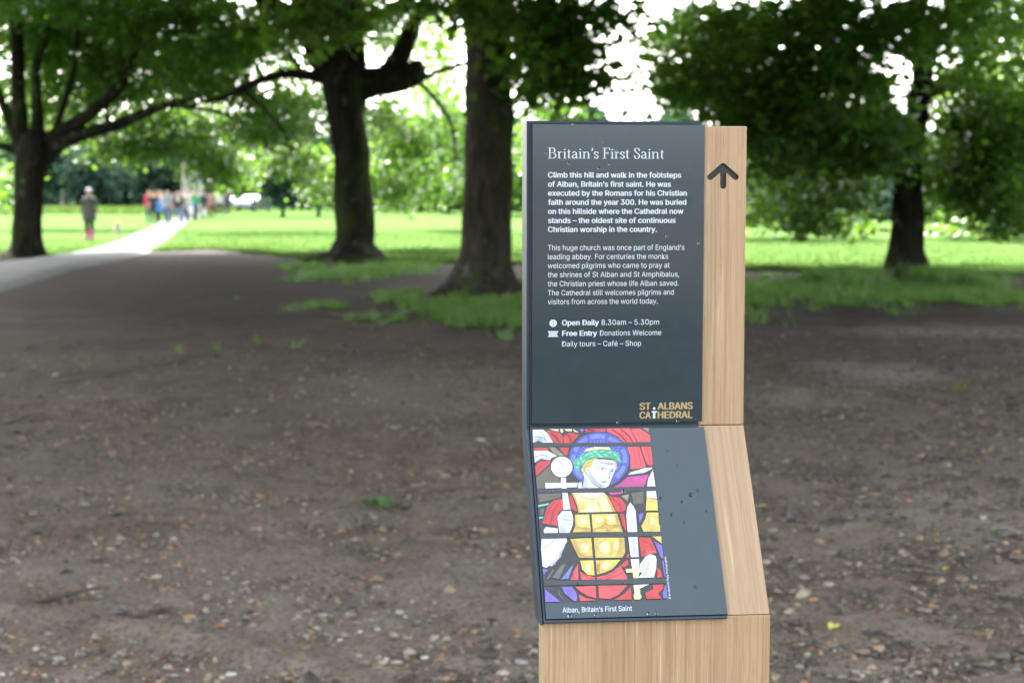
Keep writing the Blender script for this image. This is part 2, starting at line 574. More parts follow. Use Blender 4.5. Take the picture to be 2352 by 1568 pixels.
def blob_points(blobs, seed, clump=0.30):
    """blobs: (u, v, d, ru px, rv px, depth m, n leaves) -> leaf positions gathered in small sprays"""
    r = np.random.default_rng(seed); out = []; tn = []
    for (u, v, d, ru, rv, rd, n) in blobs:
        c = at(u, v, d); sx = ru / FPX * d; sz = rv / FPX * d
        k = max(3, n // 24)
        g = r.normal(0, 1, (k, 3)); g /= np.linalg.norm(g, axis=1)[:, None]
        g *= r.uniform(0.15, 1, (k, 1)) ** 0.45
        cc = c + g * np.array([sx, rd, sz])
        w = r.integers(0, k, n)
        off = r.normal(0, 1, (n, 3)) * np.array([clump, clump, clump * 0.42])
        off[:, 2] -= 0.25 * np.hypot(off[:, 0], off[:, 1])
        P = cc[w] + off
        st = r.uniform(0, 1, n) < 0.16            # loose outer leaves
        g2 = r.normal(0, .62, (n, 3)) * np.array([sx, rd, sz])
        P = np.where(st[:, None], c + g2, P)
        out.append(P)
        tn.append(np.clip(r.normal(0.45, 0.28, n) + (r.uniform(-0.3, 0.3, k))[w], 0, 1))
    return np.concatenate(out), np.concatenate(tn)


def shade_roof_points(cx, cy, rad, z1, n, seed):
    """unseen upper crown, shaped to shade the ground while staying above the view"""
    r = np.random.default_rng(seed)
    a = r.uniform(0, 2 * math.pi, n); q = np.sqrt(r.uniform(0, 1, n)) * rad * (1 + 0.18 * np.sin(3 * a + seed))
    x = cx + q * np.cos(a); y = cy + q * np.sin(a)
    if seed in SHADE_CLUMPS:                     # leaves gathered in an added clump to block sun flecks and skylight
        ex_ = SHADE_CLUMPS[seed]; m_ = ex_[4]; a2 = r.uniform(0, 6.283, m_); q2 = np.sqrt(r.uniform(0, 1, m_)) * ex_[2]
        x[:m_] = ex_[0] + q2 * np.cos(a2); y[:m_] = ex_[1] + q2 * np.sin(a2); q[:m_] = q2
    top = z1 * np.sqrt(np.clip(1 - (q / rad / 1.2) ** 2, 0.05, 1))
    low = np.maximum(4.3, 2.35 + 0.135 * np.maximum(y, 4))  # keeps the shading leaves unseen, above the camera's view
    z = low + r.uniform(0, 1, n) ** 1.3 * np.maximum(top - low, 0.7)
    return np.stack([x, y, z], 1)


SHADE_CLUMPS = {21: (-4.2, 13.2, 3.6, 9, 4200), 8: (-8.0, 27, 4.5, 10, 4200), 24: (.8, 5.2, 3.4, 9, 3200)}


def crown(parent, blobs, size, mat, seed, roof=None, roof_size=0.42, clump=0.30, name='crown', simple=False, dens=1.0):
    blobs = [b[:6] + (int(b[6] * dens),) for b in blobs]
    P, t = blob_points(blobs, seed, clump) if blobs else (np.zeros((0, 3)), np.zeros(0))
    keep = P[:, 2] > 0.7
    V, F, T = leaves(P[keep], size, seed + 1, tint=t[keep], simple=simple)
    if roof is not None:
        V2, F2, T2 = leaves(roof, roof_size, seed + 2, 0.5, simple=True)
        F2 = F2 + len(V); V = np.concatenate([V, V2]); F = np.concatenate([F, F2]); T = np.concatenate([T, T2])
    me = np_mesh(name, V, F)
    point_color(me, T)
    o = link(name, me, mat, parent, keep=True)
    o['kind'] = 'stuff'
    return o


def tree(label, base_uv, d, name='maple_tree', cat='tree', group=None):
    b = at(base_uv[0], base_uv[1], d); b[2] = 0
    e = empty(name, tuple(b)); tag(e, label, cat, group); return e


# --- T1, the forked tree at the left
T1 = tree('forked broad tree at far left beside the paved path', (60, 590), 43)
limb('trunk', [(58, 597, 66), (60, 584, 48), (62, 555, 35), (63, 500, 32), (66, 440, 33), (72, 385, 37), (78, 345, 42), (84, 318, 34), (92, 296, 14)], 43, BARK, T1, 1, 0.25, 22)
for i, q in enumerate([
    [(56, 350, 24), (46, 300, 20), (42, 220, 17), (40, 120, 15), (34, 0, 13), (26, -120, 9)],
    [(52, 340, 18), (28, 290, 14), (0, 225, 11), (-40, 150, 9), (-80, 60, 6)],
    [(84, 330, 20), (86, 280, 15), (82, 210, 12), (84, 150, 10), (108, 70, 9), (140, 10, 8), (190, -90, 5)],
    [(100, 340, 26), (150, 300, 20), (205, 262, 15), (250, 226, 13), (282, 190, 11), (300, 140, 8), (330, 80, 5)],
    [(98, 360, 26), (140, 328, 20), (200, 306, 15), (262, 288, 13), (318, 266, 12), (376, 242, 10), (440, 226, 8), (500, 208, 6), (560, 200, 4)],
    [(376, 242, 7), (445, 247, 5), (513, 262, 4.5), (580, 300, 4), (622, 345, 3)],
    [(40, 345, 10), (0, 335, 8), (-50, 330, 5)],
    [(245, 282, 5), (246, 250, 4), (262, 190, 3)],
    [(120, 318, 10), (150, 230, 7), (170, 160, 6), (180, 60, 4)],
]):
    limb('limb', q, 43, BARK, T1, 20 + i, 0, 10)
crown(T1, [
    (60, 60, 45.5, 150, 95, 2.2, 3800), (230, 80, 46, 160, 100, 2.4, 4600), (400, 70, 44, 150, 100, 2.4, 4000), (330, 165, 46, 170, 60, 1.8, 2600),
    (480, 150, 42, 110, 70, 2.2, 1500), (180, 210, 45, 130, 55, 2.0, 1100), (420, 285, 46.5, 150, 36, 1.5, 1500), (300, 340, 46, 90, 24, 1.2, 900), (360, 325, 46, 120, 30, 1.5, 700),
    (20, 200, 45, 60, 60, 2.0, 500), (0, 420, 47, 40, 60, 1.5, 500), (150, 290, 46, 70, 34, 1.2, 420), (500, 380, 46.5, 58, 46, 1.0, 1000), (470, 350, 45, 50, 36, 1.2, 500), (540, 385, 48, 30, 44, 0.9, 450),
    (240, 5, 42, 330, 45, 3.0, 4200), (560, 60, 41, 60, 60, 2.0, 500)],
    0.15, LEAF, 100, shade_roof_points(-13, 38.5, 11, 15, 19000, 5), 0.46, dens=1.15)

# --- T2, the thick tree left of the middle
T2 = tree('thick dark tree with a broken knob limb, left of the tall smooth tree', (812, 598), 40)
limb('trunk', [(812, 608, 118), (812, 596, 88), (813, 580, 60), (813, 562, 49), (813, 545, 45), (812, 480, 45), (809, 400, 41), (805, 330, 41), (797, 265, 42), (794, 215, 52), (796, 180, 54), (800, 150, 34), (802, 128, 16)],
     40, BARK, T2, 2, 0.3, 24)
for i, q in enumerate([
    [(770, 185, 26), (731, 178, 14), (660, 170, 11), (602, 182, 10), (555, 205, 8), (517, 222, 6), (440, 240, 4)],
    [(770, 170, 34), (728, 130, 26), (706, 70, 22), (660, 28, 20), (600, -6, 17), (520, -70, 12)],
    [(795, 180, 40), (786, 120, 32), (776, 50, 26), (770, -30, 22), (765, -150, 14)],
    [(820, 190, 28), (822, 120, 17), (812, 57, 14), (806, -20, 10)],
    [(815, 200, 44), (860, 190, 34), (905, 187, 32), (945, 170, 30), (964, 160, 25), (973, 158, 17), (977, 157, 7)],
    [(880, 178, 26), (907, 150, 25), (928, 108, 22), (950, 60, 17), (974, 28, 11), (1012, 20, 8), (1050, 18, 6), (1110, 0, 4)],
    [(960, 186, 7), (990, 172, 6), (1016, 162, 5.5), (1069, 146, 5), (1130, 120, 4)],
    [(962, 188, 6), (992, 218, 5), (1017, 252, 4.5), (1038, 290, 4), (1046, 350, 3), (1044, 380, 2)],
    [(560, 205, 5), (600, 245, 4), (650, 300, 3), (668, 350, 2)],
    [(700, 172, 6), (660, 120, 5), (610, 90, 4), (560, 60, 3)],
]):
    limb('limb', q, 40, BARK, T2, 40 + i, 0, 12)
crown(T2, [
    (640, 60, 43.5, 110, 60, 1.8, 1500), (770, 10, 43, 110, 40, 1.6, 1500), (850, 40, 43.5, 50, 60, 1.4, 500), (700, 40, 38, 110, 40, 1.6, 420), (740, 110, 44, 50, 50, 1.2, 300), (560, 110, 41, 70, 60, 2.0, 520),
    (620, 235, 42, 90, 45, 1.8, 800), (700, 260, 44, 60, 50, 1.8, 650), (680, 360, 46, 66, 42, 1.6, 1200), (640, 300, 44, 70, 50, 1.8, 650), (730, 400, 47, 40, 60, 1.5, 560), (590, 290, 43, 50, 40, 1.4, 450),
    (900, 290, 46, 55, 60, 1.8, 1050), (890, 390, 47, 48, 80, 1.6, 1200), (925, 440, 48, 46, 48, 1.4, 500), (870, 250, 44, 40, 40, 1.4, 350), (960, 330, 47, 55, 50, 1.5, 520),
    (1010, 400, 48, 55, 50, 1.6, 620), (1040, 300, 47, 40, 60, 1.6, 380), (890, 90, 45, 60, 50, 1.5, 520), (940, 25, 40, 60, 25, 1.5, 260), (985, 230, 47, 45, 60, 1.4, 480), (1010, 90, 46, 45, 70, 1.4, 520), (1000, 60, 50, 60, 60, 1.2, 420), (1010, 200, 51, 50, 60, 1.2, 420), (1270, 150, 49, 50, 60, 1.2, 300), (1230, 330, 49, 45, 70, 1.2, 600)],
    0.145, LEAF, 200, shade_roof_points(-3.5, 37, 9.5, 16, 17000, 8), 0.44, dens=1.1)

# --- T3, the tall smooth trunk next to the sign
T3 = tree('tall smooth grey-barked tree standing just left of the sign', (1112, 680), 27.7)
limb('trunk', [(1108, 696, 185), (1110, 680, 142), (1110, 660, 104), (1111, 632, 76), (1112, 590, 60), (1115, 540, 58), (1117, 476, 57), (1120, 400, 56), (1123, 333, 55.5), (1126, 268, 56), (1124, 230, 54),
               (1124, 143, 53), (1120, 60, 55), (1114, 0, 60), (1110, -100, 52), (1104, -260, 40)], 27.7, BARK3, T3, 3, 0.35, 28, 0.028)
for i, q in enumerate([
    [(1076, 262, 10), (1068, 264, 6), (1062, 265, 3)],
    [(1160, 272, 16), (1176, 268, 12), (1184, 266, 6)],
    [(1100, 20, 16), (1040, -40, 13, 25.5), (960, -90, 9, 23.5), (880, -60, 7, 21.5), (800, 0, 4, 20.5), (752, 60, 2.5, 20.2)],
    [(1165, 30, 12, 27.7), (1230, 60, 7, 27), (1300, 70, 5, 26.5), (1370, 100, 3, 26)],
    [(1080, 668, 16), (1020, 676, 13, 26.8), (960, 690, 8, 26.3), (900, 700, 4, 25.8)],
    [(1150, 670, 18, 27.2), (1190, 690, 13, 26.4), (1230, 712, 6, 25.8)],
    [(1110, 678, 20, 27), (1090, 705, 12, 26.0), (1060, 722, 5, 25.4)],
]):
    limb('root' if i > 3 else 'limb', q, 27.7, BARK3, T3, 60 + i, 0, 10)
crown(T3, [
    (740, 20, 21, 70, 26, 0.8, 170), (700, 75, 21, 50, 26, 0.7, 90), (1250, 30, 27, 90, 45, 1.6, 900), (1290, 120, 27.5, 90, 55, 1.6, 800), (1215, 110, 26.5, 35, 90, 1.2, 420),
    (1330, 190, 28, 55, 30, 1.2, 260), (1220, 200, 28, 40, 35, 1.2, 160), (1090, 5, 24, 60, 22, 1.0, 170), (980, -10, 26, 90, 26, 1.5, 240), (1140, 30, 24.5, 40, 20, 0.6, 70),
    (1400, 20, 27, 60, 40, 1.5, 250)],
    0.15, LEAF, 300, shade_roof_points(0, 28, 10.5, 17, 20000, 11), 0.44, dens=1.4)
# separate leaves hanging from its nearest branch
lm0 = None
for i, (u, v, s, a) in enumerate([(757, 112, .21, 3.1), (783, 74, .20, 3.4), (712, 96, .17, 2.7), (690, 72, .15, 2.4), (745, 48, .18, 3.6), (820, 60, .16, 3.3), (806, 100, .13, 3.0), (728, 128, .12, 2.9),
                                 (770, 20, .17, 3.0), (845, 40, .15, 3.5), (706, 40, .16, 2.6), (668, 92, .13, 2.5), (1112, 28, .15, 3.2), (1150, 40, .14, 3.0), (1098, 46, .13, 3.3)]):
    if lm0 is None:
        out = [(0, 0), (.16, -.06), (.34, .04), (.30, .20), (.56, .34), (.42, .46), (.50, .72), (.24, .62), (.14, .78), (0, 1.06), (-.14, .78), (-.24, .62), (-.50, .72), (-.42, .46), (-.56, .34), (-.30, .20), (-.34, .04), (-.16, -.06)]
        VV = [(x, y, -0.22 * abs(x) - 0.1 * y * y) for x, y in out] + [(0, .4, .02)]
        FF = [(j, (j + 1) % 18, 18) for j in range(18)]
        lm0 = mesh('leaf', VV, FF)
        point_color(lm0, np.full((19, 3), 0.9))
        lm0.materials.append(LEAF)
    o = bpy.data.objects.new('leaf', lm0); COL.objects.link(o)
    dd = 20.3 if u < 900 else 24
    p = at(u, v - s * FPX / dd * 0.5, dd)
    M = Matrix.Translation(Vector(p)) @ Matrix.Rotation(a + math.pi / 2 * 0 , 4, 'Y') @ Matrix.Rotation(math.radians(62 + 20 * math.sin(i)), 4, 'X') @ Matrix.Scale(s, 4)
    o.parent = T3; o.matrix_parent_inverse = parent_matrix(T3).inverted(); o.matrix_basis = M

# --- T4, the wide tree right of the sign
T4 = tree('wide spreading tree right of the sign with branches hanging low', (2084, 633), 33)
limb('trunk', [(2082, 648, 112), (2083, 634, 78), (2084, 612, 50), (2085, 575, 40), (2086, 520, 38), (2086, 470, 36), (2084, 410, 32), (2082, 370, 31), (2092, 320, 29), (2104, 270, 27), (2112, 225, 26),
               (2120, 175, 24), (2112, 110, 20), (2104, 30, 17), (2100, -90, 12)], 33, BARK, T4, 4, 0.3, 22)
for i, q in enumerate([
    [(2118, 215, 20), (2160, 196, 19), (2200, 178, 18), (2232, 130, 15), (2246, 60, 12), (2262, -20, 8)],
    [(2090, 300, 14), (2040, 240, 11), (1970, 190, 9), (1880, 150, 7), (1780, 130, 5), (1680, 120, 3)],
    [(2200, 185, 12), (2260, 230, 9), (2320, 260, 7), (2400, 290, 5)],
    [(2110, 150, 12), (2040, 90, 9), (1940, 40, 7), (1820, 0, 5)],
    [(2084, 350, 9), (2030, 330, 7), (1960, 330, 5), (1900, 370, 4), (1850, 430, 3)],
]):
    limb('limb', q, 33, BARK, T4, 80 + i, 0, 12)
crown(T4, [
    (1560, 60, 38.5, 110, 70, 1.6, 1500), (1700, 60, 34, 130, 80, 2.0, 2700), (1560, 170, 32, 90, 60, 2.0, 1300), (1900, 60, 30, 150, 80, 2.6, 4000), (1720, 190, 31, 120, 80, 2.2, 3300),
    (1900, 210, 30, 140, 90, 2.4, 4200), (1985, 320, 31, 95, 75, 1.8, 2700), (1800, 330, 31, 110, 70, 1.9, 2600), (1700, 270, 31, 80, 40, 1.6, 900), (1890, 430, 33, 100, 66, 1.6, 1900), (1930, 500, 36.5, 80, 50, 1.2, 800), (1900, 560, 38, 60, 26, .9, 240), (2230, 170, 38.5, 50, 50, 1.0, 420),
    (1840, 500, 32.5, 60, 36, 1.2, 420), (1755, 400, 36, 44, 80, 1.3, 950), (1740, 470, 36.5, 36, 45, 1.0, 420), (2300, 40, 33, 120, 70, 2.0, 1700), (2250, 60, 39.5, 100, 60, 1.2, 900), (2320, 170, 40, 70, 60, 1.2, 600), (2300, 590, 38.5, 70, 22, 1.0, 420), (2315, 560, 36.5, 70, 40, 1.2, 900), (2215, 545, 36.5, 46, 36, 1.0, 420), (2230, 560, 38, 50, 26, 1.0, 260), (2120, 40, 29, 110, 60, 2.2, 1900),
    (2260, 140, 31, 120, 60, 2.0, 900), (2300, 280, 32, 110, 90, 2.2, 3800), (2230, 390, 33, 90, 100, 2.0, 3400), (2330, 440, 33, 80, 100, 2.0, 3000), (2225, 520, 37.5, 50, 50, 1.2, 600), (2290, 565, 38, 80, 34, 1.1, 560),
    (2160, 400, 34, 30, 90, 1.3, 700), (2350, 585, 38.5, 60, 26, 1.0, 300), (2190, 260, 33, 45, 40, 1.4, 260), (1640, 130, 33, 60, 60, 1.8, 700)],
    0.15, LEAF, 400, shade_roof_points(9, 29.5, 11.5, 15, 11000, 14), 0.46, dens=.74)

# --- unseen trees added to shade the near ground and dim the sign
for (bx, by, rd, lab, sd) in [(-7.5, 9, 8.5, 'large unseen tree added for shade to the left of the viewpoint, out of the picture', 21), (8.2, 13, 9.0, 'large unseen tree added for shade to the right of the viewpoint, out of the picture', 24),
                             (2.2, -16.5, 8.0, 'large unseen tree added behind the viewpoint to dim the sign', 27)]:
    e = empty('maple_tree', (bx, by, 0)); tag(e, lab, 'tree')
    V, F = tube([(bx, by, -0.1), (bx, by, .3), (bx + .1, by, 3), (bx + .3, by, 7), (bx + .2, by + .3, 10)], [.7, .45, .38, .3, .12], 18, 5, .05, .3, sd)
    link('trunk', mesh('trunk', V, F, True), BARK, e, keep=True)
    crown(e, [], .15, LEAF, sd, shade_roof_points(bx * 0.75, by + 3, rd + 1, 13 if by > 0 else 8.5, 26000 if by > 0 else 9000, sd), 0.46)

# --- background trees, each a thing
def far_tree(u, d, crowns, label, trunk_px=6, leafsize=0.3, mat=LEAFF, bark=BARK, group=None, name='broadleaf_tree', clump=0.5, ttop=None, seed=0):
    vb = 445 + 1.6 * FPX / d
    e = tree(label, (u, vb), d, name, 'tree', group)
    c0 = crowns[0]
    top = ttop if ttop is not None else c0[1]
    limb('trunk', [(u, vb + 2, trunk_px * 1.7), (u, vb - (vb - top) * .15, trunk_px), (u + 2, (vb + top) / 2, trunk_px * .85), (u - 2, top, trunk_px * .5)], d, bark, e, seed, 0, 8)
    crown(e, [(c[0], c[1], d + (c[6] if len(c) > 6 else 0), c[2], c[3], c[4], c[5]) for c in crowns], leafsize, mat, 1000 + seed, clump=clump, simple=True, dens=1.6)
    return e


HEDGE = 'dark trees along the far side of the left meadow'
WOOD = 'trees of the far wood beyond the meadow'
far_tree(20, 175, [(10, 440, 70, 45, 3, 900), (0, 380, 60, 40, 3, 500)], 'dark round tree at the left picture edge behind the forked trunk', 7, .5, seed=1, group=HEDGE)
far_tree(146, 165, [(150, 400, 58, 42, 3, 1300), (160, 355, 50, 25, 3, 500)], 'round tree with brown trunk behind the woman in the grey coat', 7, .5, bark=BARKP, seed=2, group=HEDGE)
far_tree(215, 158, [(205, 390, 40, 50, 3, 900), (215, 445, 45, 30, 3, 600)], 'light-topped round tree just right of the woman in the grey coat', 6, .5, seed=3, group=HEDGE)
far_tree(285, 168, [(290, 430, 60, 45, 3, 1400), (280, 400, 45, 30, 3, 500)], 'low dark bushy tree between the woman and the walking group', 6, .5, seed=4, group=HEDGE)
far_tree(360, 160, [(365, 400, 62, 50, 3, 1500), (370, 440, 50, 35, 3, 600)], 'bluish round tree right behind the walking group', 6, .5, seed=5, group=HEDGE)
far_tree(95, 190, [(90, 435, 60, 40, 3, 900)], 'dark tree seen between the forked trunk and the woman', 6, .55, seed=6, group=HEDGE)
far_tree(424, 112, [(500, 310, 60, 34, 2.5, 260), (430, 300, 60, 40, 2.5, 300), (440, 230, 90, 60, 3, 500)], 'tree with pale grey trunk standing beside the path behind the group', 11, .3, LEAFM, BARKP, seed=7, ttop=330)
far_tree(446, 135, [(540, 250, 60, 60, 3, 500), (560, 330, 45, 40, 2.5, 260)], 'slender pale green tree beyond the hanging clump of leaves', 5, .35, LEAFM, BARKP, seed=8)
far_tree(650, 113, [(655, 400, 62, 46, 2.2, 1100), (640, 350, 50, 40, 2.2, 500), (665, 445, 60, 18, 2.0, 260)], 'small bluish tree on the meadow, left one of the pair', 4.5, .3, seed=9)
far_tree(732, 116, [(735, 430, 40, 34, 1.8, 500), (730, 380, 40, 40, 1.8, 400)], 'small tree on the meadow beside the thick trunk, right one of the pair', 4.5, .3, seed=10)
far_tree(450, 190, [(470, 445, 70, 26, 3, 700), (520, 430, 50, 22, 3, 400)], 'low dark bushes far behind the walking group', 5, .6, seed=11, group=WOOD)
wood = [(600, 168, 400, 50, 46), (690, 160, 380, 60, 60), (790, 150, 360, 60, 80), (880, 146, 400, 60, 60), (960, 140, 430, 55, 48), (1030, 135, 445, 50, 38), (1100, 128, 430, 50, 48), (1165, 120, 440, 50, 42),
        (1235, 112, 400, 60, 70), (1300, 104, 375, 60, 78), (1370, 98, 400, 60, 75), (1440, 94, 390, 65, 85), (1520, 90, 370, 70, 100), (1600, 87, 380, 70, 95), (1690, 83, 430, 60, 60), (1760, 80, 462, 50, 42), (1830, 78, 440, 60, 60),
        (1910, 76, 450, 60, 58), (1990, 74, 445, 60, 60), (2070, 71, 450, 60, 62), (2150, 69, 440, 60, 70), (2230, 67, 440, 65, 75), (2310, 64, 440, 70, 80), (2400, 62, 440, 80, 85), (520, 175, 410, 50, 40)]
spots = ['left of the small meadow pair', 'behind the small meadow pair', 'behind the thick trunk', 'just right of the thick trunk', 'midway between the two big trunks', 'left of the tall smooth trunk, low and bluish', 'behind the tall smooth trunk',
         'between the tall smooth trunk and the sign', 'just behind the left edge of the sign', 'behind the sign title', 'behind the middle of the sign', 'behind the right half of the sign', 'behind the sign arrow',
         'just right of the oak post', 'right of the post, with paler leaves', 'in the low gap right of the post', 'left of the wide tree, low', 'beneath the hanging branches of the wide tree', 'just left of the wide tree trunk',
         'directly behind the wide tree trunk', 'just right of the wide tree trunk', 'beneath the right hanging branches', 'near the right picture edge', 'at the right picture edge', 'left end of the far wood, above the parked cars']
for i, ((u, d, v, ru, rv), s) in enumerate(zip(wood, spots)):
    vb = 445 + 6240 / d
    far_tree(u, d, [(u, v, ru, rv, 3, int(ru * rv * 0.30)), (u + 10, (v + vb) / 2 + 8, ru, (vb - v) / 2 + 4, 2.5, int(ru * rv * 0.12))], 'far wood tree ' + s, 4, 0.42 * d / 110 + 0.05, seed=30 + i, group=WOOD, clump=0.6)

# the closed wood behind: one far-off mass of foliage
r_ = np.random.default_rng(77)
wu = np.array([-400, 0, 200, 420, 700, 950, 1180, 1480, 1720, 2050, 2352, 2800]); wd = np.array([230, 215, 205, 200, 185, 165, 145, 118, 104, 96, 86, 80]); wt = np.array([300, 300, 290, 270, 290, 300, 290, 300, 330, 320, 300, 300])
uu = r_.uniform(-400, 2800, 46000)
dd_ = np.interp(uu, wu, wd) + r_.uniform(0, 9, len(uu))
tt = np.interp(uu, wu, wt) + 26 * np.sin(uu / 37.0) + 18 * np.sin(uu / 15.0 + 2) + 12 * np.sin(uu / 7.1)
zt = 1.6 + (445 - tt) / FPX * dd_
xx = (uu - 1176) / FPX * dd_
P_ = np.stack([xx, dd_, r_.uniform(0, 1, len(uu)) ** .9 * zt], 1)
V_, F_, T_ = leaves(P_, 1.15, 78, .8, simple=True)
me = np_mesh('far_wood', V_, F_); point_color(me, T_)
tag(link('far_wood', me, LEAFF), 'distant haze-tinted wood closing off the meadow behind all other trees', 'wood', kind='stuff')

# mid-distance sunlit trees seen through the gaps
far_tree(1113, 72, [(1000, 170, 70, 60, 3, 260), (1010, 300, 60, 70, 3, 500), (980, 380, 50, 50, 2.5, 360), (1030, 440, 40, 25, 2.5, 200)], 'bright green tree in the sun between the two big trunks', 5, .26, LEAFM, seed=70, clump=.4)
far_tree(1262, 66, [(1250, 300, 70, 60, 3, 800), (1240, 400, 60, 60, 3, 700), (1290, 240, 50, 30, 2.5, 180)], 'bright green tree in the sun behind the left edge of the sign', 5, .26, LEAFM, seed=71, clump=.4)
far_tree(806, 70, [(600, 110, 90, 70, 3, 260), (480, 130, 90, 70, 3, 500), (700, 200, 80, 60, 3, 420)], 'sunlit tree behind the left limb of the thick tree', 6, .26, LEAFM, seed=72, clump=.4)
far_tree(64, 75, [(120, 200, 120, 80, 3, 900), (280, 240, 120, 60, 3, 800), (40, 300, 60, 60, 3, 500), (200, 120, 150, 80, 3, 700)], 'sunlit tree seen through the limbs of the forked tree', 7, .26, LEAFM, seed=73, clump=.4)
far_tree(1655, 60, [(1560, 210, 60, 60, 3, 260), (1740, 340, 60, 80, 2.5, 900), (1600, 120, 120, 80, 3, 500), (1800, 250, 120, 80, 3, 900)], 'sunlit tree behind the left hanging branches of the wide tree', 5, .26, LEAFM, seed=74, clump=.4)
far_tree(2085, 58, [(2180, 200, 60, 60, 3, 240), (2330, 200, 80, 120, 3, 900), (2250, 420, 100, 80, 3, 1200), (2150, 480, 40, 40, 2, 200)], 'sunlit tree behind the right hanging branches of the wide tree', 6, .26, LEAFM, seed=75, clump=.4)

# ------------------------------------------------------------------ grass
def blades(name, P, h, w, mat, seed, lean=0.4):
    r = np.random.default_rng(seed); n = len(P)
    a = r.uniform(0, 6.283, n); hh = h * r.uniform(0.5, 1.4, n)
    dx = np.stack([np.cos(a), np.sin(a), np.zeros(n)], 1) * (w * r.uniform(.6, 1.3, n))[:, None]
    l = np.stack([r.normal(0, lean, n), r.normal(0, lean, n), np.ones(n)], 1) * hh[:, None]
    mid = P + l * 0.55; tip = P + l * np.array([1.35, 1.35, 1.0])
    V = np.stack([P - dx, P + dx, mid + dx * .7, mid - dx * .7, tip], 1).reshape(-1, 3)
    b = np.arange(n)[:, None] * 5
    F = np.concatenate([b + np.array([[0, 1, 2]]), b + np.array([[0, 2, 3]]), b + np.array([[3, 2, 4]])], 0)
    me = np_mesh(name, V, F); t = np.repeat(r.uniform(0, 1, n), 5)[:, None] * np.ones((1, 3)); point_color(me, t)
    return me


def ell_points(ells, seed):
    r = np.random.default_rng(seed); out = []
    for (u, v, ru, rv, dens) in ells:
        c = gnd(u, v); sx = ru / FPX * c[1]
        sy = abs(gnd(u, v - rv)[1] - gnd(u, v + rv)[1]) / 2
        n = int(dens * sx * sy * 3.14)
        k = max(3, n // 45)
        g = r.normal(0, .55, (k, 2)); w = r.integers(0, k, n)
        q = g[w] + r.normal(0, 1, (n, 2)) * r.choice([.05, .10, .22], (n, 1))
        x = c[0] + q[:, 0] * sx; y = c[1] + q[:, 1] * sy
        out.append(np.stack([x, y, zg(x, y) - 0.005], 1))
    return np.concatenate(out)


GP = ell_points([(1100, 715, 130, 26, 560), (980, 700, 90, 18, 380), (900, 690, 60, 14, 240), (720, 708, 70, 10, 350), (830, 625, 110, 12, 500), (760, 632, 90, 10, 400), (930, 612, 70, 9, 500),
                 (1170, 740, 60, 20, 700), (1060, 745, 90, 12, 350), (850, 735, 60, 9, 200), (690, 612, 60, 8, 300),
                 (1770, 672, 90, 22, 480), (1860, 668, 90, 24, 480), (1740, 700, 60, 14, 500), (1960, 680, 90, 20, 450), (2080, 672, 100, 20, 520), (2180, 668, 80, 20, 520), (2300, 682, 90, 16, 520), (1900, 700, 70, 9, 300), (2150, 690, 120, 9, 400),
                 (680, 800, 14, 5, 300), (490, 806, 12, 4, 300), (405, 812, 12, 4, 300), (578, 790, 16, 4, 250), (190, 850, 10, 4, 250), (2192, 902, 16, 8, 400), (1400, 700, 200, 30, 400), (60, 583, 60, 5, 500)], 50)
o = link('grass', blades('grass', GP, .10, .007, GRASSM, 51), GRASSM)
tag(o, 'short green grass growing round the tree bases in the shade', 'grass', kind='stuff')
GP = ell_points([(1905, 655, 60, 12, 900), (2170, 650, 60, 12, 900), (1960, 650, 40, 10, 700)], 52)
o = link('tall_grass', blades('tall_grass', GP, .26, .008, GRASSM, 53, .25), GRASSM)
tag(o, 'tall grass growing beside the foot of the wide tree', 'grass', kind='stuff')
r_ = np.random.default_rng(54)
gx = r_.uniform(-22, 22, 60000); gy = edge_y(gx) + r_.uniform(0, 1, 60000) ** 1.6 * 26 - 0.35
# keep blades off the path
def on_path(x, y):
    u = 1176 + FPX * x / (y * math.cos(PITCH) + 0.0 * y); v = 445 + 6240 / y
    lo = np.interp(v, [490, 503, 520, 542, 570, 581, 597, 622, 673], [470, 450, 428, 406, 368, 343, 275, 165, 0])
    hi = np.interp(v, [490, 508, 523, 537, 553, 566, 577, 592, 604], [425, 385, 346, 310, 275, 240, 206, 110, 0])
    return (u < lo + 4) & (u > hi - 4)
ok = ~on_path(gx, gy)
gx, gy = gx[ok], gy[ok]
o = link('meadow_grass', blades('meadow_grass', np.stack([gx, gy, zg(gx, gy) + 0.05], 1), .07, .012, GRASSL, 55), GRASSL)
tag(o, 'sunlit grass along the near edge of the meadow', 'grass', kind='stuff')
gx = r_.uniform(-62, -24, 9000); gy = r_.uniform(125, 155, 9000)
o = link('rough_grass', blades('rough_grass', np.stack([gx, gy, zg(gx, gy) + 0.03], 1), .5, .05, GRASSL, 56), GRASSL)
tag(o, 'pale rough grass in front of the dark hedge trees', 'grass', kind='stuff')

# ------------------------------------------------------------------ gravel and stones
ICO = bmesh.new(); bmesh.ops.create_icosphere(ICO, subdivisions=1, radius=1.0)
ICO_V = np.array([v.co[:] for v in ICO.verts]); ICO_F = np.array([[v.index for v in f.verts] for f in ICO.faces]); ICO.free()
OCT_V = np.array([(1, 0, 0), (0, 1, 0), (-1, 0, 0), (0, -1, 0), (.1, .1, 1), (0, 0, -.7), (.6, .6, .5), (-.6, -.55, .45)], float)
OCT_F = np.array([(0, 6, 4), (6, 1, 4), (1, 2, 4), (2, 7, 4), (7, 3, 4), (3, 0, 4), (0, 1, 6), (2, 3, 7), (1, 0, 5), (2, 1, 5), (3, 2, 5), (0, 3, 5)])


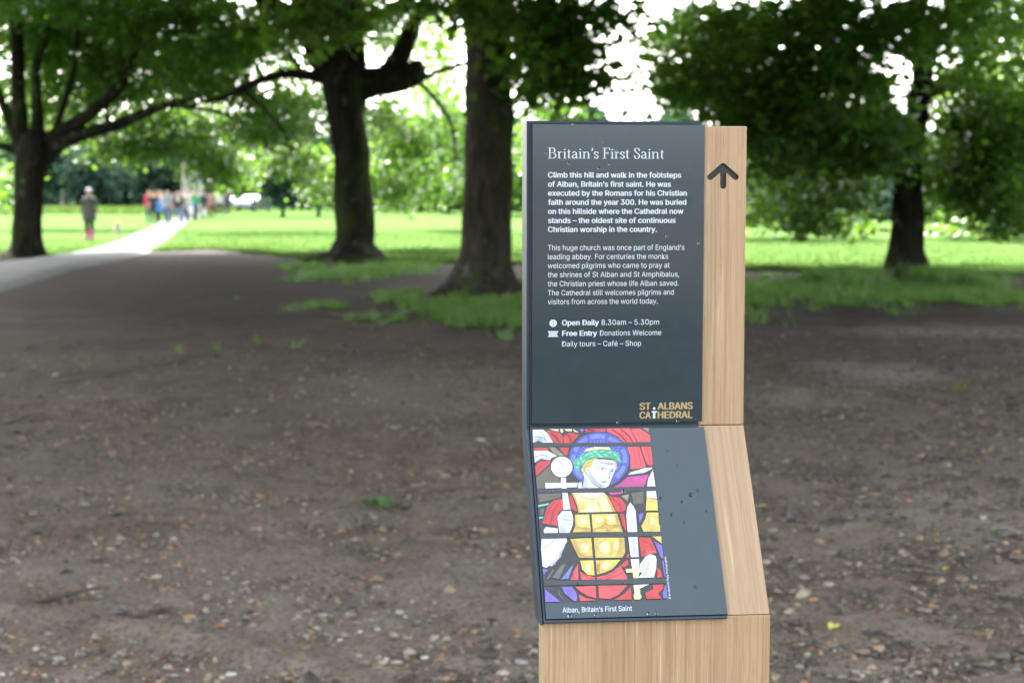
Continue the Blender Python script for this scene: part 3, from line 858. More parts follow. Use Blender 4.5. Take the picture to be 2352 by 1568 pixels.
def scatter(name, n, size, pal, wts, seed, xr, yr, label, sq=(0.35, 0.7), mask=None, pw=1.0):
    r = np.random.default_rng(seed)
    y = yr[0] + (yr[1] - yr[0]) * r.uniform(0, 1, n) ** pw
    x = r.uniform(-1, 1, n) * (xr[0] + xr[1] * y)
    if mask is not None:
        k = mask(x, y, r); x, y = x[k], y[k]; n = len(x)
    s = size * np.exp(r.normal(0, 0.45, n)); a = r.uniform(0, 6.283, n)
    jit = 1 + r.uniform(-.3, .3, (n, 8, 3))
    V = OCT_V[None] * jit * np.stack([np.ones(n), r.uniform(.5, 1, n), r.uniform(*sq, n)], 1)[:, None, :] * s[:, None, None]
    c, d = np.cos(a)[:, None], np.sin(a)[:, None]
    X = V[..., 0] * c - V[..., 1] * d + x[:, None]; Y = V[..., 0] * d + V[..., 1] * c + y[:, None]
    Z = V[..., 2] + (zg(x, y) + s * 0.18)[:, None]
    P = np.stack([X, Y, Z], -1).reshape(-1, 3)
    F = (np.arange(n)[:, None, None] * 8 + OCT_F[None]).reshape(-1, 3)
    pal = np.array(pal); ci = r.choice(len(pal), n, p=np.array(wts) / sum(wts))
    C = np.clip(pal[ci] * r.uniform(.7, 1.25, (n, 1)), 0, 1)
    me = np_mesh(name, P, F); point_color(me, np.repeat(C, 8, 0))
    o = link(name, me, STONEV); tag(o, label, name.replace('_', ' '), kind='stuff')


CREAM, GREYS, TAN, ORANGE, WHITE, DARK = (.30, .25, .18), (.19, .175, .16), (.24, .17, .11), (.32, .17, .08), (.40, .37, .33), (.035, .026, .02)
fade = lambda x, y, r: r.uniform(0, 1, len(x)) < np.clip(1.25 - y / 15, .08, 1) * (0.55 + 0.45 * np.sin(x * 1.7 + np.sin(y)) ** 2)
scatter('gravel', 34000, .0092, [CREAM, GREYS, TAN, ORANGE, WHITE], [3, 4, 4.5, 1.6, .35], 61, (.35, .30), (4.6, 17), 'small mixed gravel trodden into the bare soil', mask=fade, pw=1.1)
scatter('soil_clods', 38000, .013, [DARK, (.06, .048, .04), (.10, .085, .07)], [3, 3, 3], 62, (.35, .30), (4.6, 20), 'loose dark crumbs of soil and bark', (.3, .6), mask=lambda x, y, r: r.uniform(0, 1, len(x)) < np.clip(.35 + .3 * np.tanh(x), .1, 1), pw=1.1)
scatter('bark_chips', 14000, .014, [(.13, .10, .08), (.17, .13, .10), (.05, .035, .028)], [3, 2, 3], 63, (.35, .30), (4.6, 14), 'flat grey-brown chips of bark in the soil', (.12, .25), mask=lambda x, y, r: r.uniform(0, 1, len(x)) < np.clip(.3 + .4 * np.tanh(x), .1, 1))


def stone_mesh(seed, sx, sy, sz, col):
    r = np.random.default_rng(seed)
    V = ICO_V.copy()
    for _ in range(5):               # chip flat facets
        n = r.normal(0, 1, 3); n /= np.linalg.norm(n); d = V @ n; c = r.uniform(.55, .85)
        V = V - np.outer(np.maximum(d - c, 0), n)
    V = V * (1 + r.uniform(-.08, .08, (len(V), 1))) * np.array([sx, sy, sz])
    me = np_mesh('stone', V, ICO_F); point_color(me, np.tile(np.array(col), (len(V), 1)))
    return me


A_ = lambda x, y: (1200 + x / 1.521, 1700 + y / 1.521)
B_ = lambda x, y: (x / 1.684, 1800 + y / 1.684)
C_ = lambda x, y: (3000 + x / 1.684, 1800 + y / 1.684)
stones = [(A_, 605, 1150, 65, 'cream'), (A_, 820, 1300, 70, 'cream'), (A_, 895, 1305, 60, 'cream'), (A_, 245, 1328, 50, 'white'), (A_, 590, 1460, 85, 'cream'), (A_, 505, 1463, 75, 'cream'), (A_, 760, 1425, 65, 'white'),
          (A_, 1235, 1505, 95, 'cream'), (A_, 1350, 1435, 100, 'grey'), (A_, 1110, 1045, 100, 'grey'), (A_, 1130, 1400, 80, 'grey'), (A_, 355, 383, 65, 'grey'), (A_, 365, 1272, 42, 'white'), (A_, 370, 860, 75, 'cream'), (A_, 975, 980, 60, 'grey'),
          (A_, 520, 925, 50, 'white'), (A_, 685, 688, 36, 'orange'), (A_, 1045, 943, 32, 'cream'), (A_, 1140, 1187, 42, 'orange'), (A_, 1230, 705, 50, 'tan'), (A_, 835, 797, 30, 'orange'), (A_, 1045, 687, 46, 'grey'), (A_, 640, 940, 50, 'grey'),
          (A_, 140, 1175, 70, 'grey'), (A_, 520, 865, 60, 'tan'), (A_, 700, 783, 50, 'tan'), (A_, 1330, 1355, 50, 'white'), (A_, 1108, 1240, 40, 'white'), (A_, 890, 300, 60, 'tan'), (A_, 1070, 292, 50, 'tan'),
          (B_, 1230, 1255, 85, 'white'), (B_, 1555, 1545, 98, 'white'), (B_, 605, 935, 58, 'white'), (B_, 405, 890, 62, 'grey'), (B_, 1170, 610, 56, 'white'), (B_, 1700, 1205, 80, 'grey'), (B_, 1655, 900, 75, 'grey'), (B_, 1290, 1150, 100, 'tan'),
          (B_, 615, 612, 66, 'tan'), (B_, 820, 612, 90, 'tan'), (B_, 1690, 1025, 70, 'grey'), (B_, 1830, 1290, 76, 'grey'), (B_, 1665, 1485, 46, 'orange'), (B_, 1755, 1465, 40, 'cream'), (B_, 250, 1208, 36, 'orange'), (B_, 170, 825, 55, 'grey'),
          (B_, 225, 433, 60, 'grey'), (B_, 85, 1297, 72, 'tan'), (B_, 740, 675, 70, 'orange'), (B_, 975, 652, 40, 'orange'), (B_, 205, 940, 60, 'orange'), (B_, 20, 1530, 60, 'white'),
          (C_, 985, 458, 70, 'cream'), (C_, 865, 1312, 110, 'tan'), (C_, 350, 1272, 50, 'cream'), (C_, 530, 1478, 46, 'cream'), (C_, 340, 908, 46, 'cream'), (C_, 155, 540, 80, 'tan'), (C_, 1560, 475, 60, 'white'), (C_, 1600, 655, 50, 'grey'),
          (C_, 1060, 310, 60, 'cream'), (C_, 455, 1075 - 700, 40, 'tan')]
SC = dict(cream=(.33, .29, .23), white=(.42, .41, .39), grey=(.23, .23, .23), tan=(.28, .19, .12), orange=(.34, .18, .08))
MARKS = [(1510, 2020, 'the crumpled green leaves'), (1500, 2341, 'the curved dry brown leaf'), (260, 2420, 'the long bent twig'), (610, 2470, 'the short curved twig'), (60, 2690, 'the lower left corner of the picture'), (2110, 2640, 'the foot of the oak post'),
         (3341, 2508, 'the bright yellow leaf'), (3786, 2277, 'the tiny orange-yellow leaf'), (3974, 2141, 'the pale green leaf'), (3092, 2233, 'the dry tan leaf'), (1180, 2600, 'the middle of the lower picture edge')]
used_labels = {}


def where(X, Y, marks=MARKS):
    m = min(marks, key=lambda q: math.hypot(q[0] - X, q[1] - Y)); dx, dy = X - m[0], Y - m[1]; L = math.hypot(dx, dy)
    h = 'right' if dx > 0 else 'left'; v = 'below' if dy > 0 else 'above'
    w = v if abs(dy) > 2 * abs(dx) else ('%s of' % h if abs(dx) > 2 * abs(dy) else '%s and %s of' % (v, h))
    return ('just ' if L < 130 else '') + w + ' ' + m[2]


def unique(lab, words=('second', 'third', 'fourth', 'fifth', 'sixth')):
    n = used_labels.get(lab, 0); used_labels[lab] = n + 1
    return lab if n == 0 else lab + ', %s one' % words[min(n - 1, 4)]
for i, (fn, x, y, w, c) in enumerate(stones):
    X, Y = fn(x, y); sc = {A_: 1.521, B_: 1.684, C_: 1.684}[fn]
    p = gnd(*px(X, Y)); wm = (w / sc) / 6792 * p[1] / 2
    r = np.random.default_rng(500 + i)
    me = stone_mesh(500 + i, wm * 1.05, wm * r.uniform(.55, .9), wm * r.uniform(.38, .6), SC[c])
    o = link('stone', me, STONEV); o.location = (p[0], p[1], p[2] + wm * .18); o.rotation_euler = (0, r.uniform(-.2, .2), r.uniform(-.4, .4))
    tag(o, unique('%s %s stone %s' % ('larger' if wm > .022 else 'small', c, where(X, Y))), 'stone', 'loose stones on the bare soil')

# fallen leaves and twigs
YEL = mat_leaf('fallen_leaf_yellow', (.42, .36, .06), (.62, .56, .16), (.4, .35, .08), .2)
GRN = mat_leaf('fallen_leaf_green', (.04, .085, .03), (.10, .17, .07), (.08, .16, .04), .2)
BRN = mat_leaf('fallen_leaf_brown', (.16, .11, .06), (.30, .24, .15), (.1, .08, .04), .1)


def fallen(X, Y, w, mat, label, curl=.5, seed=0, name='fallen_leaf', tint=.6):
    p = gnd(*px(X, Y)); s = w / 6792 * p[1]
    r = np.random.default_rng(seed)
    out = [(0, 0), (.16, -.06), (.34, .04), (.30, .20), (.56, .34), (.42, .46), (.50, .72), (.24, .62), (.14, .78), (0, 1.06), (-.14, .78), (-.24, .62), (-.50, .72), (-.42, .46), (-.56, .34), (-.30, .20), (-.34, .04), (-.16, -.06)]
    V = [(x * .9, y - .5, curl * (abs(x) * .7 * r.uniform(.6, 1.3) + .35 * (y - .5) ** 2)) for x, y in out] + [(0, -.1, .03), (0, .2, .05)]
    F = [(j, (j + 1) % 18, 18 if j < 4 or j > 13 else 19) for j in range(18)] + [(4, 19, 18), (14, 18, 19)]
    me = mesh(name, np.array(V) * s, F); point_color(me, np.array([[tint + r.uniform(-.35, .35)] * 3 for _ in V]))
    o = link(name, me, mat); o.location = (p[0], p[1], p[2] + .012); o.rotation_euler = (r.uniform(-.2, .35), r.uniform(-.2, .2), r.uniform(0, 6.28))
    tag(o, label, 'leaf'); return o


XX, YY = A_(470, 488); fallen(XX - 25, YY, 95, GRN, 'crumpled green leaf, left one of the pair lying on the soil', 1.0, 1)
fallen(XX + 35, YY + 4, 95, GRN, 'crumpled green leaf, right one of the pair lying on the soil', .9, 9)
fallen(*C_(575, 1190), 62, YEL, 'bright yellow leaf curled on the dark soil right of the post', .9, 2)
fallen(*C_(1325, 803), 34, YEL, 'tiny orange-yellow leaf on the soil at far right', .6, 3)
fallen(*C_(90, 400), 40, YEL, 'pale yellow leaf beside the slanted part of the oak post', .6, 4)
fallen(*C_(1640, 575), 70, GRN, 'pale green leaf lying flat at the right picture edge', .3, 5)
fallen(*C_(155, 730), 50, BRN, 'dry tan leaf on the soil close to the oak post', .4, 6)
fallen(*A_(455, 975), 62, BRN, 'curved dry brown leaf among the gravel left of the post', .9, 7)
fallen(*C_(1585, 1265), 90, BRN, 'dark brown crumpled leaf at the lower right', .9, 8, tint=.05)
fallen(*C_(525, 10), 40, GRN, 'small pale green leaf right of the oak kink', .5, 10)
fallen(1850 / 1.96 * 1.0, 1100 + 178 / 1.96, 34, GRN, 'single pale leaf on the dark soil in front of the thick tree', .5, 11)
fallen(22, 1600, 40, GRN, 'light green leaf on the soil at the left picture edge', .5, 12)
TWIG = plain('twig_bark', (.07, .052, .036), .9, .3, 60)


def twig(pts, rad, label, name='twig'):
    P = [gnd(*px(*q)) + np.array([0, 0, rad * .8 + .012 * math.sin(i * 2.1) ** 2]) for i, q in enumerate(pts)]
    V, F = tube(P, [rad * (1 - .6 * i / len(P)) for i in range(len(P))], 7, 4, .12, 0, len(label))
    o = link(name, mesh(name, V, F, True), TWIG); tag(o, label, 'twig')


twig([B_(20, 1105), B_(180, 1085), B_(310, 1065), B_(450, 1020), B_(600, 985), B_(740, 970)], .013, 'long bent dark twig lying at the lower left of the soil')
twig([B_(890, 1150), B_(960, 1158), B_(1050, 1125), B_(1160, 1088)], .010, 'short curved twig lying right of the long bent twig')
twig([B_(590, 745), B_(630, 765), B_(735, 742)], .006, 'small forked twig above the long bent twig')
twig([B_(1030, 1480), B_(1110, 1455), B_(1160, 1400)], .006, 'thin twig near the lower picture edge, left of the post')
twig([A_(435, 1085), A_(475, 1125), A_(530, 1140)], .007, 'pale bent twig among the gravel left of the post')

ROOTM = plain('root_bark', (.10, .082, .068), .95, .3, 40)
for i, (pts, rad, lab) in enumerate([
    ([(0, 1555), (200, 1530), (420, 1500), (640, 1460), (800, 1420), (1000, 1390)], .05, 'long low root running across the soil from the left picture edge'),
    ([(600, 1535), (800, 1520), (1000, 1532), (1200, 1535)], .035, 'low root crossing the soil in front of the thick tree'),
    ([(0, 1700), (100, 1675), (220, 1640)], .05, 'short dark root at the left picture edge'),
    ([(1250, 1240), (1400, 1262), (1560, 1255), (1700, 1230), (1820, 1205)], .07, 'root running from the tall smooth tree into the grass'),
    ([(3450, 1562), (3600, 1570), (3800, 1600), (3960, 1625)], .06, 'low root ridge crossing the soil at far right')]):
    P = [gnd(*px(*q)) + np.array([0, 0, -rad * .68]) for q in pts]
    V, F = tube(P, [rad * .5] + [rad] * (len(P) - 2) + [rad * .4], 10, 5, .12, 0, 90 + i)
    tag(link('tree_root', mesh('tree_root', V, F, True), ROOTM), lab, 'root')

# ------------------------------------------------------------------ people on the path
SKIN = plain('skin', (.31, .185, .135), .5, .05, 40)
MATS = {}


def cloth(c):
    if c not in MATS:
        MATS[c] = plain('cloth_%02d' % len(MATS), tuple(q * .58 for q in c), .85, .12, 30)
    return MATS[c]


def body_mesh(stride, arm, hgt, broad=1.0):
    """continuous body facing -Y; stride = step length (m), arm = (left bend, right bend)"""
    v, e, r = [], [], []

    def add(p, rad, par=None):
        v.append(p); r.append(rad if hasattr(rad, '__len__') else (rad, rad))
        if par is not None: e.append((par, len(v) - 1))
        return len(v) - 1
    b = broad
    pel = add((0, 0, .96), (.13 * b, .10))
    w = add((0, 0, 1.10), (.125 * b, .095), pel)
    ch = add((0, 0, 1.28), (.15 * b, .11), w)
    nb = add((0, .01, 1.42), (.09, .075), ch)
    nk = add((0, .0, 1.49), .052, nb)
    jaw = add((0, -.02, 1.555), (.062, .068), nk)
    hd = add((0, -.012, 1.62), (.076, .092), jaw)
    cr = add((0, .0, 1.685), (.058, .070), hd)
    add((0, -.105, 1.60), .011, jaw)
    for s in (-1, 1):
        sh = add((s * .165 * b, .01, 1.40), .055, nb)
        el = add((s * .215 * b, .03, 1.14), .040, sh)
        bd = arm[0] if s < 0 else arm[1]
        wr = add((s * (.225 - .05 * bd) * b, -.03 - .19 * bd, .90 + .20 * bd), .027, el)
        pm = add((s * (.225 - .09 * bd) * b, -.05 - .23 * bd, .835 + .24 * bd), (.032, .018), wr)
        for k in range(4):
            f1 = add((s * (.225 - .09 * bd) * b + (k - 1.5) * .016, -.06 - .25 * bd, .785 + .25 * bd - .004 * abs(k - 1)), .009, pm)
            add((s * (.22 - .09 * bd) * b + (k - 1.5) * .015, -.085 - .25 * bd, .755 + .25 * bd + .004 * k), .0075, f1)
        th = add((s * .20 * b, -.085 - .23 * bd, .82 + .24 * bd), .010, pm)
        hp = add((s * .09 * b, 0, .88), .088, pel)
        st = stride * s
        kn = add((s * .095, -.03 - max(st, 0) * .45 + min(st, 0) * -.1, .50), .056, hp)
        an = add((s * .095, -st * .5 + .02, .10 + (.05 if st < 0 else 0)), .036, kn)
        add((s * .10, -st * .5 - .13, .035 + (.02 if st < 0 else 0)), .033, an)
    me = bpy.data.meshes.new('skeleton'); me.from_pydata(v, e, [])
    o = bpy.data.objects.new('skeleton', me); COL.objects.link(o)
    o.modifiers.new('s', 'SKIN').use_smooth_shade = True
    for i, q in enumerate(me.skin_vertices[0].data):
        q.radius = r[i]; q.use_root = (i == 0)
    sb = o.modifiers.new('u', 'SUBSURF'); sb.levels = 1; sb.render_levels = 1
    dg = bpy.context.evaluated_depsgraph_get()
    m2 = bpy.data.meshes.new_from_object(o.evaluated_get(dg))
    bpy.data.objects.remove(o)
    k = hgt / 1.75
    n = len(m2.vertices); co = np.empty(n * 3, np.float32); m2.vertices.foreach_get('co', co)
    m2.vertices.foreach_set('co', co * k); m2.update()
    return m2


def subset(me, name, test, off, smooth=True):
    n = len(me.vertices); co = np.empty(n * 3); me.vertices.foreach_get('co', co); co = co.reshape(-1, 3)
    no = np.empty(n * 3); me.vertices.foreach_get('normal', no); no = no.reshape(-1, 3)
    F = [list(p.vertices) for p in me.polygons if test(co[list(p.vertices)].mean(0))]
    used = sorted({i for f in F for i in f}); ix = {i: j for j, i in enumerate(used)}
    return mesh(name, co[used] + no[used] * off, [[ix[i] for i in f] for f in F], smooth)


def skirt(name, z0, z1, r0, r1, k, open_=False):
    V, F = [], []
    for i in range(6):
        t = i / 5
        for j in range(16):
            a = 2 * math.pi * j / 16
            q = (r0 + (r1 - r0) * t) * (1 + .05 * math.sin(5 * a + i) * t)
            V.append((math.cos(a) * q * k, math.sin(a) * q * .68 * k, (z0 + (z1 - z0) * t) * k))
    for i in range(5):
        for j in range(16):
            F.append((i * 16 + j, i * 16 + (j + 1) % 16, (i + 1) * 16 + (j + 1) % 16, (i + 1) * 16 + j))
    return mesh(name, V, F, True)


def ball(name, c, r, seg=10, sc=(1, 1, 1)):
    bm = bmesh.new(); bmesh.ops.create_uvsphere(bm, u_segments=seg, v_segments=seg - 2, radius=r)
    for q in bm.verts: q.co = Vector((q.co.x * sc[0] + c[0], q.co.y * sc[1] + c[1], q.co.z * sc[2] + c[2]))
    me = bpy.data.meshes.new(name); bm.to_mesh(me); bm.free()
    me.polygons.foreach_set('use_smooth', [True] * len(me.polygons)); return me


def box_me(name, x0, x1, y0, y1, z0, z1, bev=0.0, seg=2):
    bm = bmesh.new(); bmesh.ops.create_cube(bm, size=1)
    for q in bm.verts: q.co = Vector(((x0 + x1) / 2 + q.co.x * (x1 - x0), (y0 + y1) / 2 + q.co.y * (y1 - y0), (z0 + z1) / 2 + q.co.z * (z1 - z0)))
    if bev: bmesh.ops.bevel(bm, geom=bm.edges[:], offset=bev, segments=seg, affect='EDGES', profile=.6)
    me = bpy.data.meshes.new(name); bm.to_mesh(me); bm.free(); return me


def person(u, v, d, h, top, legs, shoes, hair, label, long_hair=False, long_top=False, arm=(.2, .2), stride=.3, turn=0, bag=None, legoff=.012, short=False, broad=1.0, group='people walking along the path', extra=None):
    g = at(u, v, d); x, y = g[0], g[1]
    z = float(zg(x, y)) + .085
    e = empty('person', (x, y, z), turn); tag(e, label, 'person', group)
    bm_ = body_mesh(stride, arm, h, broad); bm_.name = 'body'
    k = h / 1.75
    link('body', bm_, SKIN, e)
    armtest = lambda c: abs(c[0]) > .155 * k * broad and c[2] < 1.34 * k
    link('top', subset(bm_, 'top', lambda c: (c[2] > .93 * k and c[2] < 1.47 * k and not armtest(c)) or (armtest(c) and c[2] > (1.18 if short else .93) * k and c[2] > .88 * k), .016), cloth(top), e)
    if long_top:
        link('coat_skirt', skirt('coat_skirt', 1.06, .66, .175 * broad, .25 * broad, k), cloth(top), e)
    link('trousers', subset(bm_, 'trousers', lambda c: c[2] < .99 * k and c[2] > .11 * k and not armtest(c), legoff), cloth(legs), e)
    for s in (-1, 1):
        link('shoe', subset(bm_, 'shoe', lambda c: c[2] < (.34 if long_top else .13) * k and c[0] * s > 0, .018 + legoff * (legoff > .02)), cloth(shoes), e)
    hm = subset(bm_, 'hair', lambda c: c[2] > 1.54 * k and (c[1] > -.01 or c[2] > 1.665 * k), .018)
    ho = link('hair', hm, cloth(hair), e)
    if long_hair:
        link('hair_length', ball('hair_length', (0, .05 * k, 1.50 * k), .1 * k, 10, (1, .6, 1.5)), cloth(hair), ho)
    for s in (-1, 1):
        link('eye', ball('eye', (s * .03 * k, -.098 * k, 1.632 * k), .011 * k, 6), cloth((.03, .02, .02)), e)
        link('ear', ball('ear', (s * .078 * k, .0, 1.61 * k), .022 * k, 6, (.5, .8, 1.3)), SKIN, e)
    link('mouth', ball('mouth', (0, -.089 * k, 1.565 * k), .018 * k, 6, (1.2, .4, .4)), cloth((.35, .12, .10)), e)
    if extra: extra(e, k)
    if bag:
        c, sx, zz, sz = bag
        b = empty('bag', (x + sx * .9, y - .12, z + zz)); tag(b, 'bag', 'bag')
        me = box_me('bag', -.15, .15, -.07, .07, -sz / 2, sz / 2, .05, 3)
        link('bag_body', me, cloth(c), b)
        V, F = tube([(-.1, 0, sz / 2 - .02), (-.06, 0, sz / 2 + .18), (.06, 0, sz / 2 + .18), (.1, 0, sz / 2 - .02)], [.012] * 4, 6, 4, 0, 0, 1)
        link('strap', mesh('strap', V, F, True), cloth(c), b)
        return e, b
    return e


def hat(e, k):
    link('hat', ball('hat', (0, .005, 1.675 * k), .115 * k, 12, (1, 1.05, .9)), cloth((.42, .38, .43)), e)


W = person(206.5, 555, 56.7, 1.68, (.055, .050, .047), (.02, .02, .024), (.55, .17, .24), (.40, .36, .40), 'woman in a dark grey knee-length coat, grey knitted hat and pink boots on the meadow', long_top=True, arm=(.35, .1), stride=.05, legoff=.03,
           broad=1.12, group='people with a dog on the meadow', extra=hat)
NAVY, BLK, JEAN, RED, GRN_, WHT, GRY, BLON, BRWN = (.02, .025, .05), (.015, .015, .018), (.10, .15, .27), (.50, .04, .06), (.03, .30, .15), (.70, .70, .70), (.30, .32, .38), (.48, .34, .20), (.14, .08, .05)
TRN, PNK, PALE = (.34, .24, .15), (.55, .25, .25), (.45, .44, .40)
people = [
    (343, 83.5, 1.72, RED, NAVY, BLK, PNK, 'person in a red top and navy trousers at the left edge of the group', {}),
    (354, 80.5, 1.68, NAVY, BLK, PALE, BLON, 'person in black with a yellow scarf and bare forearm, front of the group', dict(short=True, broad=1.15, arm=(.1, .9), bag=((.05, .25, .70), .30, .88, .42), scarf=1)),
    (366, 90, 1.74, RED, BLK, BLK, BRWN, 'person in a bright red top just behind the blue bag', {}),
    (386, 81.5, 1.70, GRY, JEAN, PALE, BLON, 'long-haired blond person in a grey top and blue jeans', dict(long_hair=True, short=True)),
    (374, 86, 1.66, PALE, BLK, WHT, BLON, 'person in a pale top half hidden between the red top and grey top', {}),
    (400, 87, 1.60, RED, BLK, BLK, BRWN, 'person in a crimson top half hidden behind the grey top', dict(broad=1.1)),
    (410, 82.5, 1.66, BLK, JEAN, PALE, BLON, 'long-haired person in a black cardigan over a white shirt, blue jeans', dict(long_hair=True, shirt=1)),
    (418, 88, 1.64, TRN, JEAN, BLK, BRWN, 'person in a tan top just behind the black cardigan', {}),
    (430, 90, 1.76, PALE, NAVY, BLK, BLON, 'tall person in a pale top carrying a white bag', dict(bag=(WHT, .22, .62, .44))),
    (439, 97, 1.72, GRN_, BLK, BLK, BRWN, 'person in a green top, left one of the two in green', {}),
    (449, 95, 1.70, GRN_, NAVY, BLK, BRWN, 'person in a green top, right one of the two in green', dict(bag=((.10, .16, .48), -.24, .72, .36))),
    (468, 101, 1.68, BLK, BLK, BLK, BRWN, 'person in black to the right of the round blue sign', dict(bag=(WHT, .0, .40, .40))),
    (478, 112, 1.66, BLK, (.35, .06, .05), BLK, BRWN, 'distant person in a black top and red trousers', {}),
    (488, 106, 1.62, (.28, .15, .10), BLK, BLK, BRWN, 'distant person in a brown-orange top', {}),
    (503, 114, 1.72, WHT, (.06, .06, .04), PALE, BLON, 'distant person in a white top near the end of the line', dict(long_hair=True)),
    (511, 118, 1.66, PALE, (.07, .07, .05), BLK, BRWN, 'distant person in a cream jacket beside the white top', {}),
    (523, 112, 1.66, NAVY, NAVY, PALE, (.55, .58, .62), 'distant person in navy wearing a pale hat, last of the line', {}),
    (457, 118, 1.68, NAVY, BLK, BLK, BRWN, 'distant person in navy seen past the two in green', {}),
    (496, 124, 1.64, RED, BLK, BLK, BRWN, 'farthest person, in a dull red top', {}),
]
rp = random.Random(5)
for i, (u, d, h, top, leg, shoe, hr, lab, kw) in enumerate(people):
    kw = dict(kw); scarf = kw.pop('scarf', 0); shirt = kw.pop('shirt', 0); bag = kw.get('bag')

    def ex(e, k, scarf=scarf, shirt=shirt):
        if scarf: link('scarf', ball('scarf', (0, -.03, 1.45 * k), .13 * k, 10, (1, .85, .5)), cloth((.55, .50, .12)), e)
        if shirt: link('shirt_front', ball('shirt_front', (0, -.085, 1.30 * k), .10 * k, 10, (.9, .45, 1.3)), cloth(WHT), e)
    kw.setdefault('arm', (rp.uniform(0, .5), rp.uniform(0, .5)))
    r = person(u, 500, d, h, top, leg, shoe, hr, lab, stride=rp.choice([-.34, .34, .25, -.2]), turn=rp.uniform(-.25, .25), extra=ex, **kw)
    if bag:
        blab = {1: 'big bright blue bag held at the front of the group', 8: 'white bag carried beside the tall person in a pale top', 10: 'blue bag held beside the person in green', 11: 'white bag carried low by the person in black'}[i]
        tag(r[1], blab, 'bag', 'bags carried by the group')

# the dog and its lead
def dog():
    p = at(271, 556, 57.0); z = float(zg(p[0], p[1])) + .06
    e = empty('dog', (p[0], p[1], z), .25); tag(e, 'small cream dog with a tan head on a lead beside the woman', 'dog'); e.scale = (1.15,) * 3
    v, ed, r = [], [], []

    def add(q, rad, par=None):
        v.append(q); r.append(rad if hasattr(rad, '__len__') else (rad, rad))
        if par is not None: ed.append((par, len(v) - 1))
        return len(v) - 1
    c = add((0, .12, .33), (.095, .10)); ch = add((0, -.08, .33), (.105, .125), c); hip = add((0, .30, .34), (.085, .085), c)
    nk = add((0, -.19, .44), .062, ch); hd = add((0, -.26, .53), (.062, .062), nk); mz = add((0, -.36, .505), .034, hd); add((0, -.41, .50), .022, mz)
    t1 = add((0, .40, .40), .022, hip); add((0, .46, .50), .012, t1)
    for s in (-1, 1):
        f1 = add((s * .065, -.10, .24), .036, ch); f2 = add((s * .065, -.085 + .03 * s, .13), .021, f1); f3 = add((s * .065, -.09 + .05 * s, .035), .018, f2); add((s * .065, -.13 + .05 * s, .015), .018, f3)
        h1 = add((s * .065, .28, .26), .05, hip); h2 = add((s * .065, .24, .20), .032, h1); h3 = add((s * .065, .36, .12), .018, h2); h4 = add((s * .065, .345, .03), .017, h3); add((s * .065, .30, .015), .017, h4)
    me = bpy.data.meshes.new('skeleton'); me.from_pydata(v, ed, [])
    o = bpy.data.objects.new('skeleton', me); COL.objects.link(o)
    o.modifiers.new('s', 'SKIN').use_smooth_shade = True
    for i, q in enumerate(me.skin_vertices[0].data): q.radius = r[i]; q.use_root = (i == 0)
    sb = o.modifiers.new('u', 'SUBSURF'); sb.levels = 1; sb.render_levels = 1
    m2 = bpy.data.meshes.new_from_object(o.evaluated_get(bpy.context.evaluated_depsgraph_get())); bpy.data.objects.remove(o)
    m2.name = 'body'
    cream, tan = cloth((.64, .52, .40)), cloth((.50, .20, .07))
    link('body', m2, cream, e)
    ho = link('head_fur', subset(m2, 'head_fur', lambda c: c[1] < -.2 and c[2] > .46, .006), tan, e)
    for s in (-1, 1):
        link('ear', mesh('ear', [(s * .02, -.25, .585), (s * .075, -.24, .575), (s * .06, -.235, .665), (s * .045, -.215, .59)], [(0, 1, 2), (0, 2, 3), (1, 3, 2), (0, 3, 1)]), tan, ho)
        link('eye', ball('eye', (s * .03, -.325, .545), .009, 6), cloth(BLK), e)
    link('nose', ball('nose', (0, -.432, .505), .014, 6), cloth(BLK), e)
    wz = W.location
    V, F = tube([(p[0], p[1] - .15, z + .42), ((p[0] + wz.x) / 2 + .1, p[1] - .1, z + .42), (wz.x + .27, wz.y - .12, wz.z + .86)], [.008] * 3, 6, 5, 0, 0, 1)
    tag(link('dog_lead', mesh('dog_lead', V, F, True), cloth(NAVY)), 'thin dark lead between the woman and the dog', 'dog lead')


dog()

# round disc sign on a pale post by the path
p = at(461, 500, 104); e = empty('round_sign', (p[0], p[1], 0)); tag(e, 'round pale blue disc on a tall pale post beside the path', 'sign')
V, F = tube([(p[0], p[1], 0), (p[0], p[1], 1.2), (p[0], p[1], 2.6)], [.10, .09, .08], 10, 3, .02, 0, 3)
link('post', mesh('post', V, F, True), cloth((.42, .38, .33)), e, keep=True)
bm = bmesh.new(); bmesh.ops.create_cone(bm, cap_ends=True, segments=28, radius1=.19, radius2=.19, depth=.03)
me = bpy.data.meshes.new('disc'); bm.to_mesh(me); bm.free()
o = link('disc', me, cloth((.45, .55, .78)), e, keep=True); o.location = (p[0], p[1] - .10, 2.42); o.rotation_euler = (math.radians(90), 0, 0)


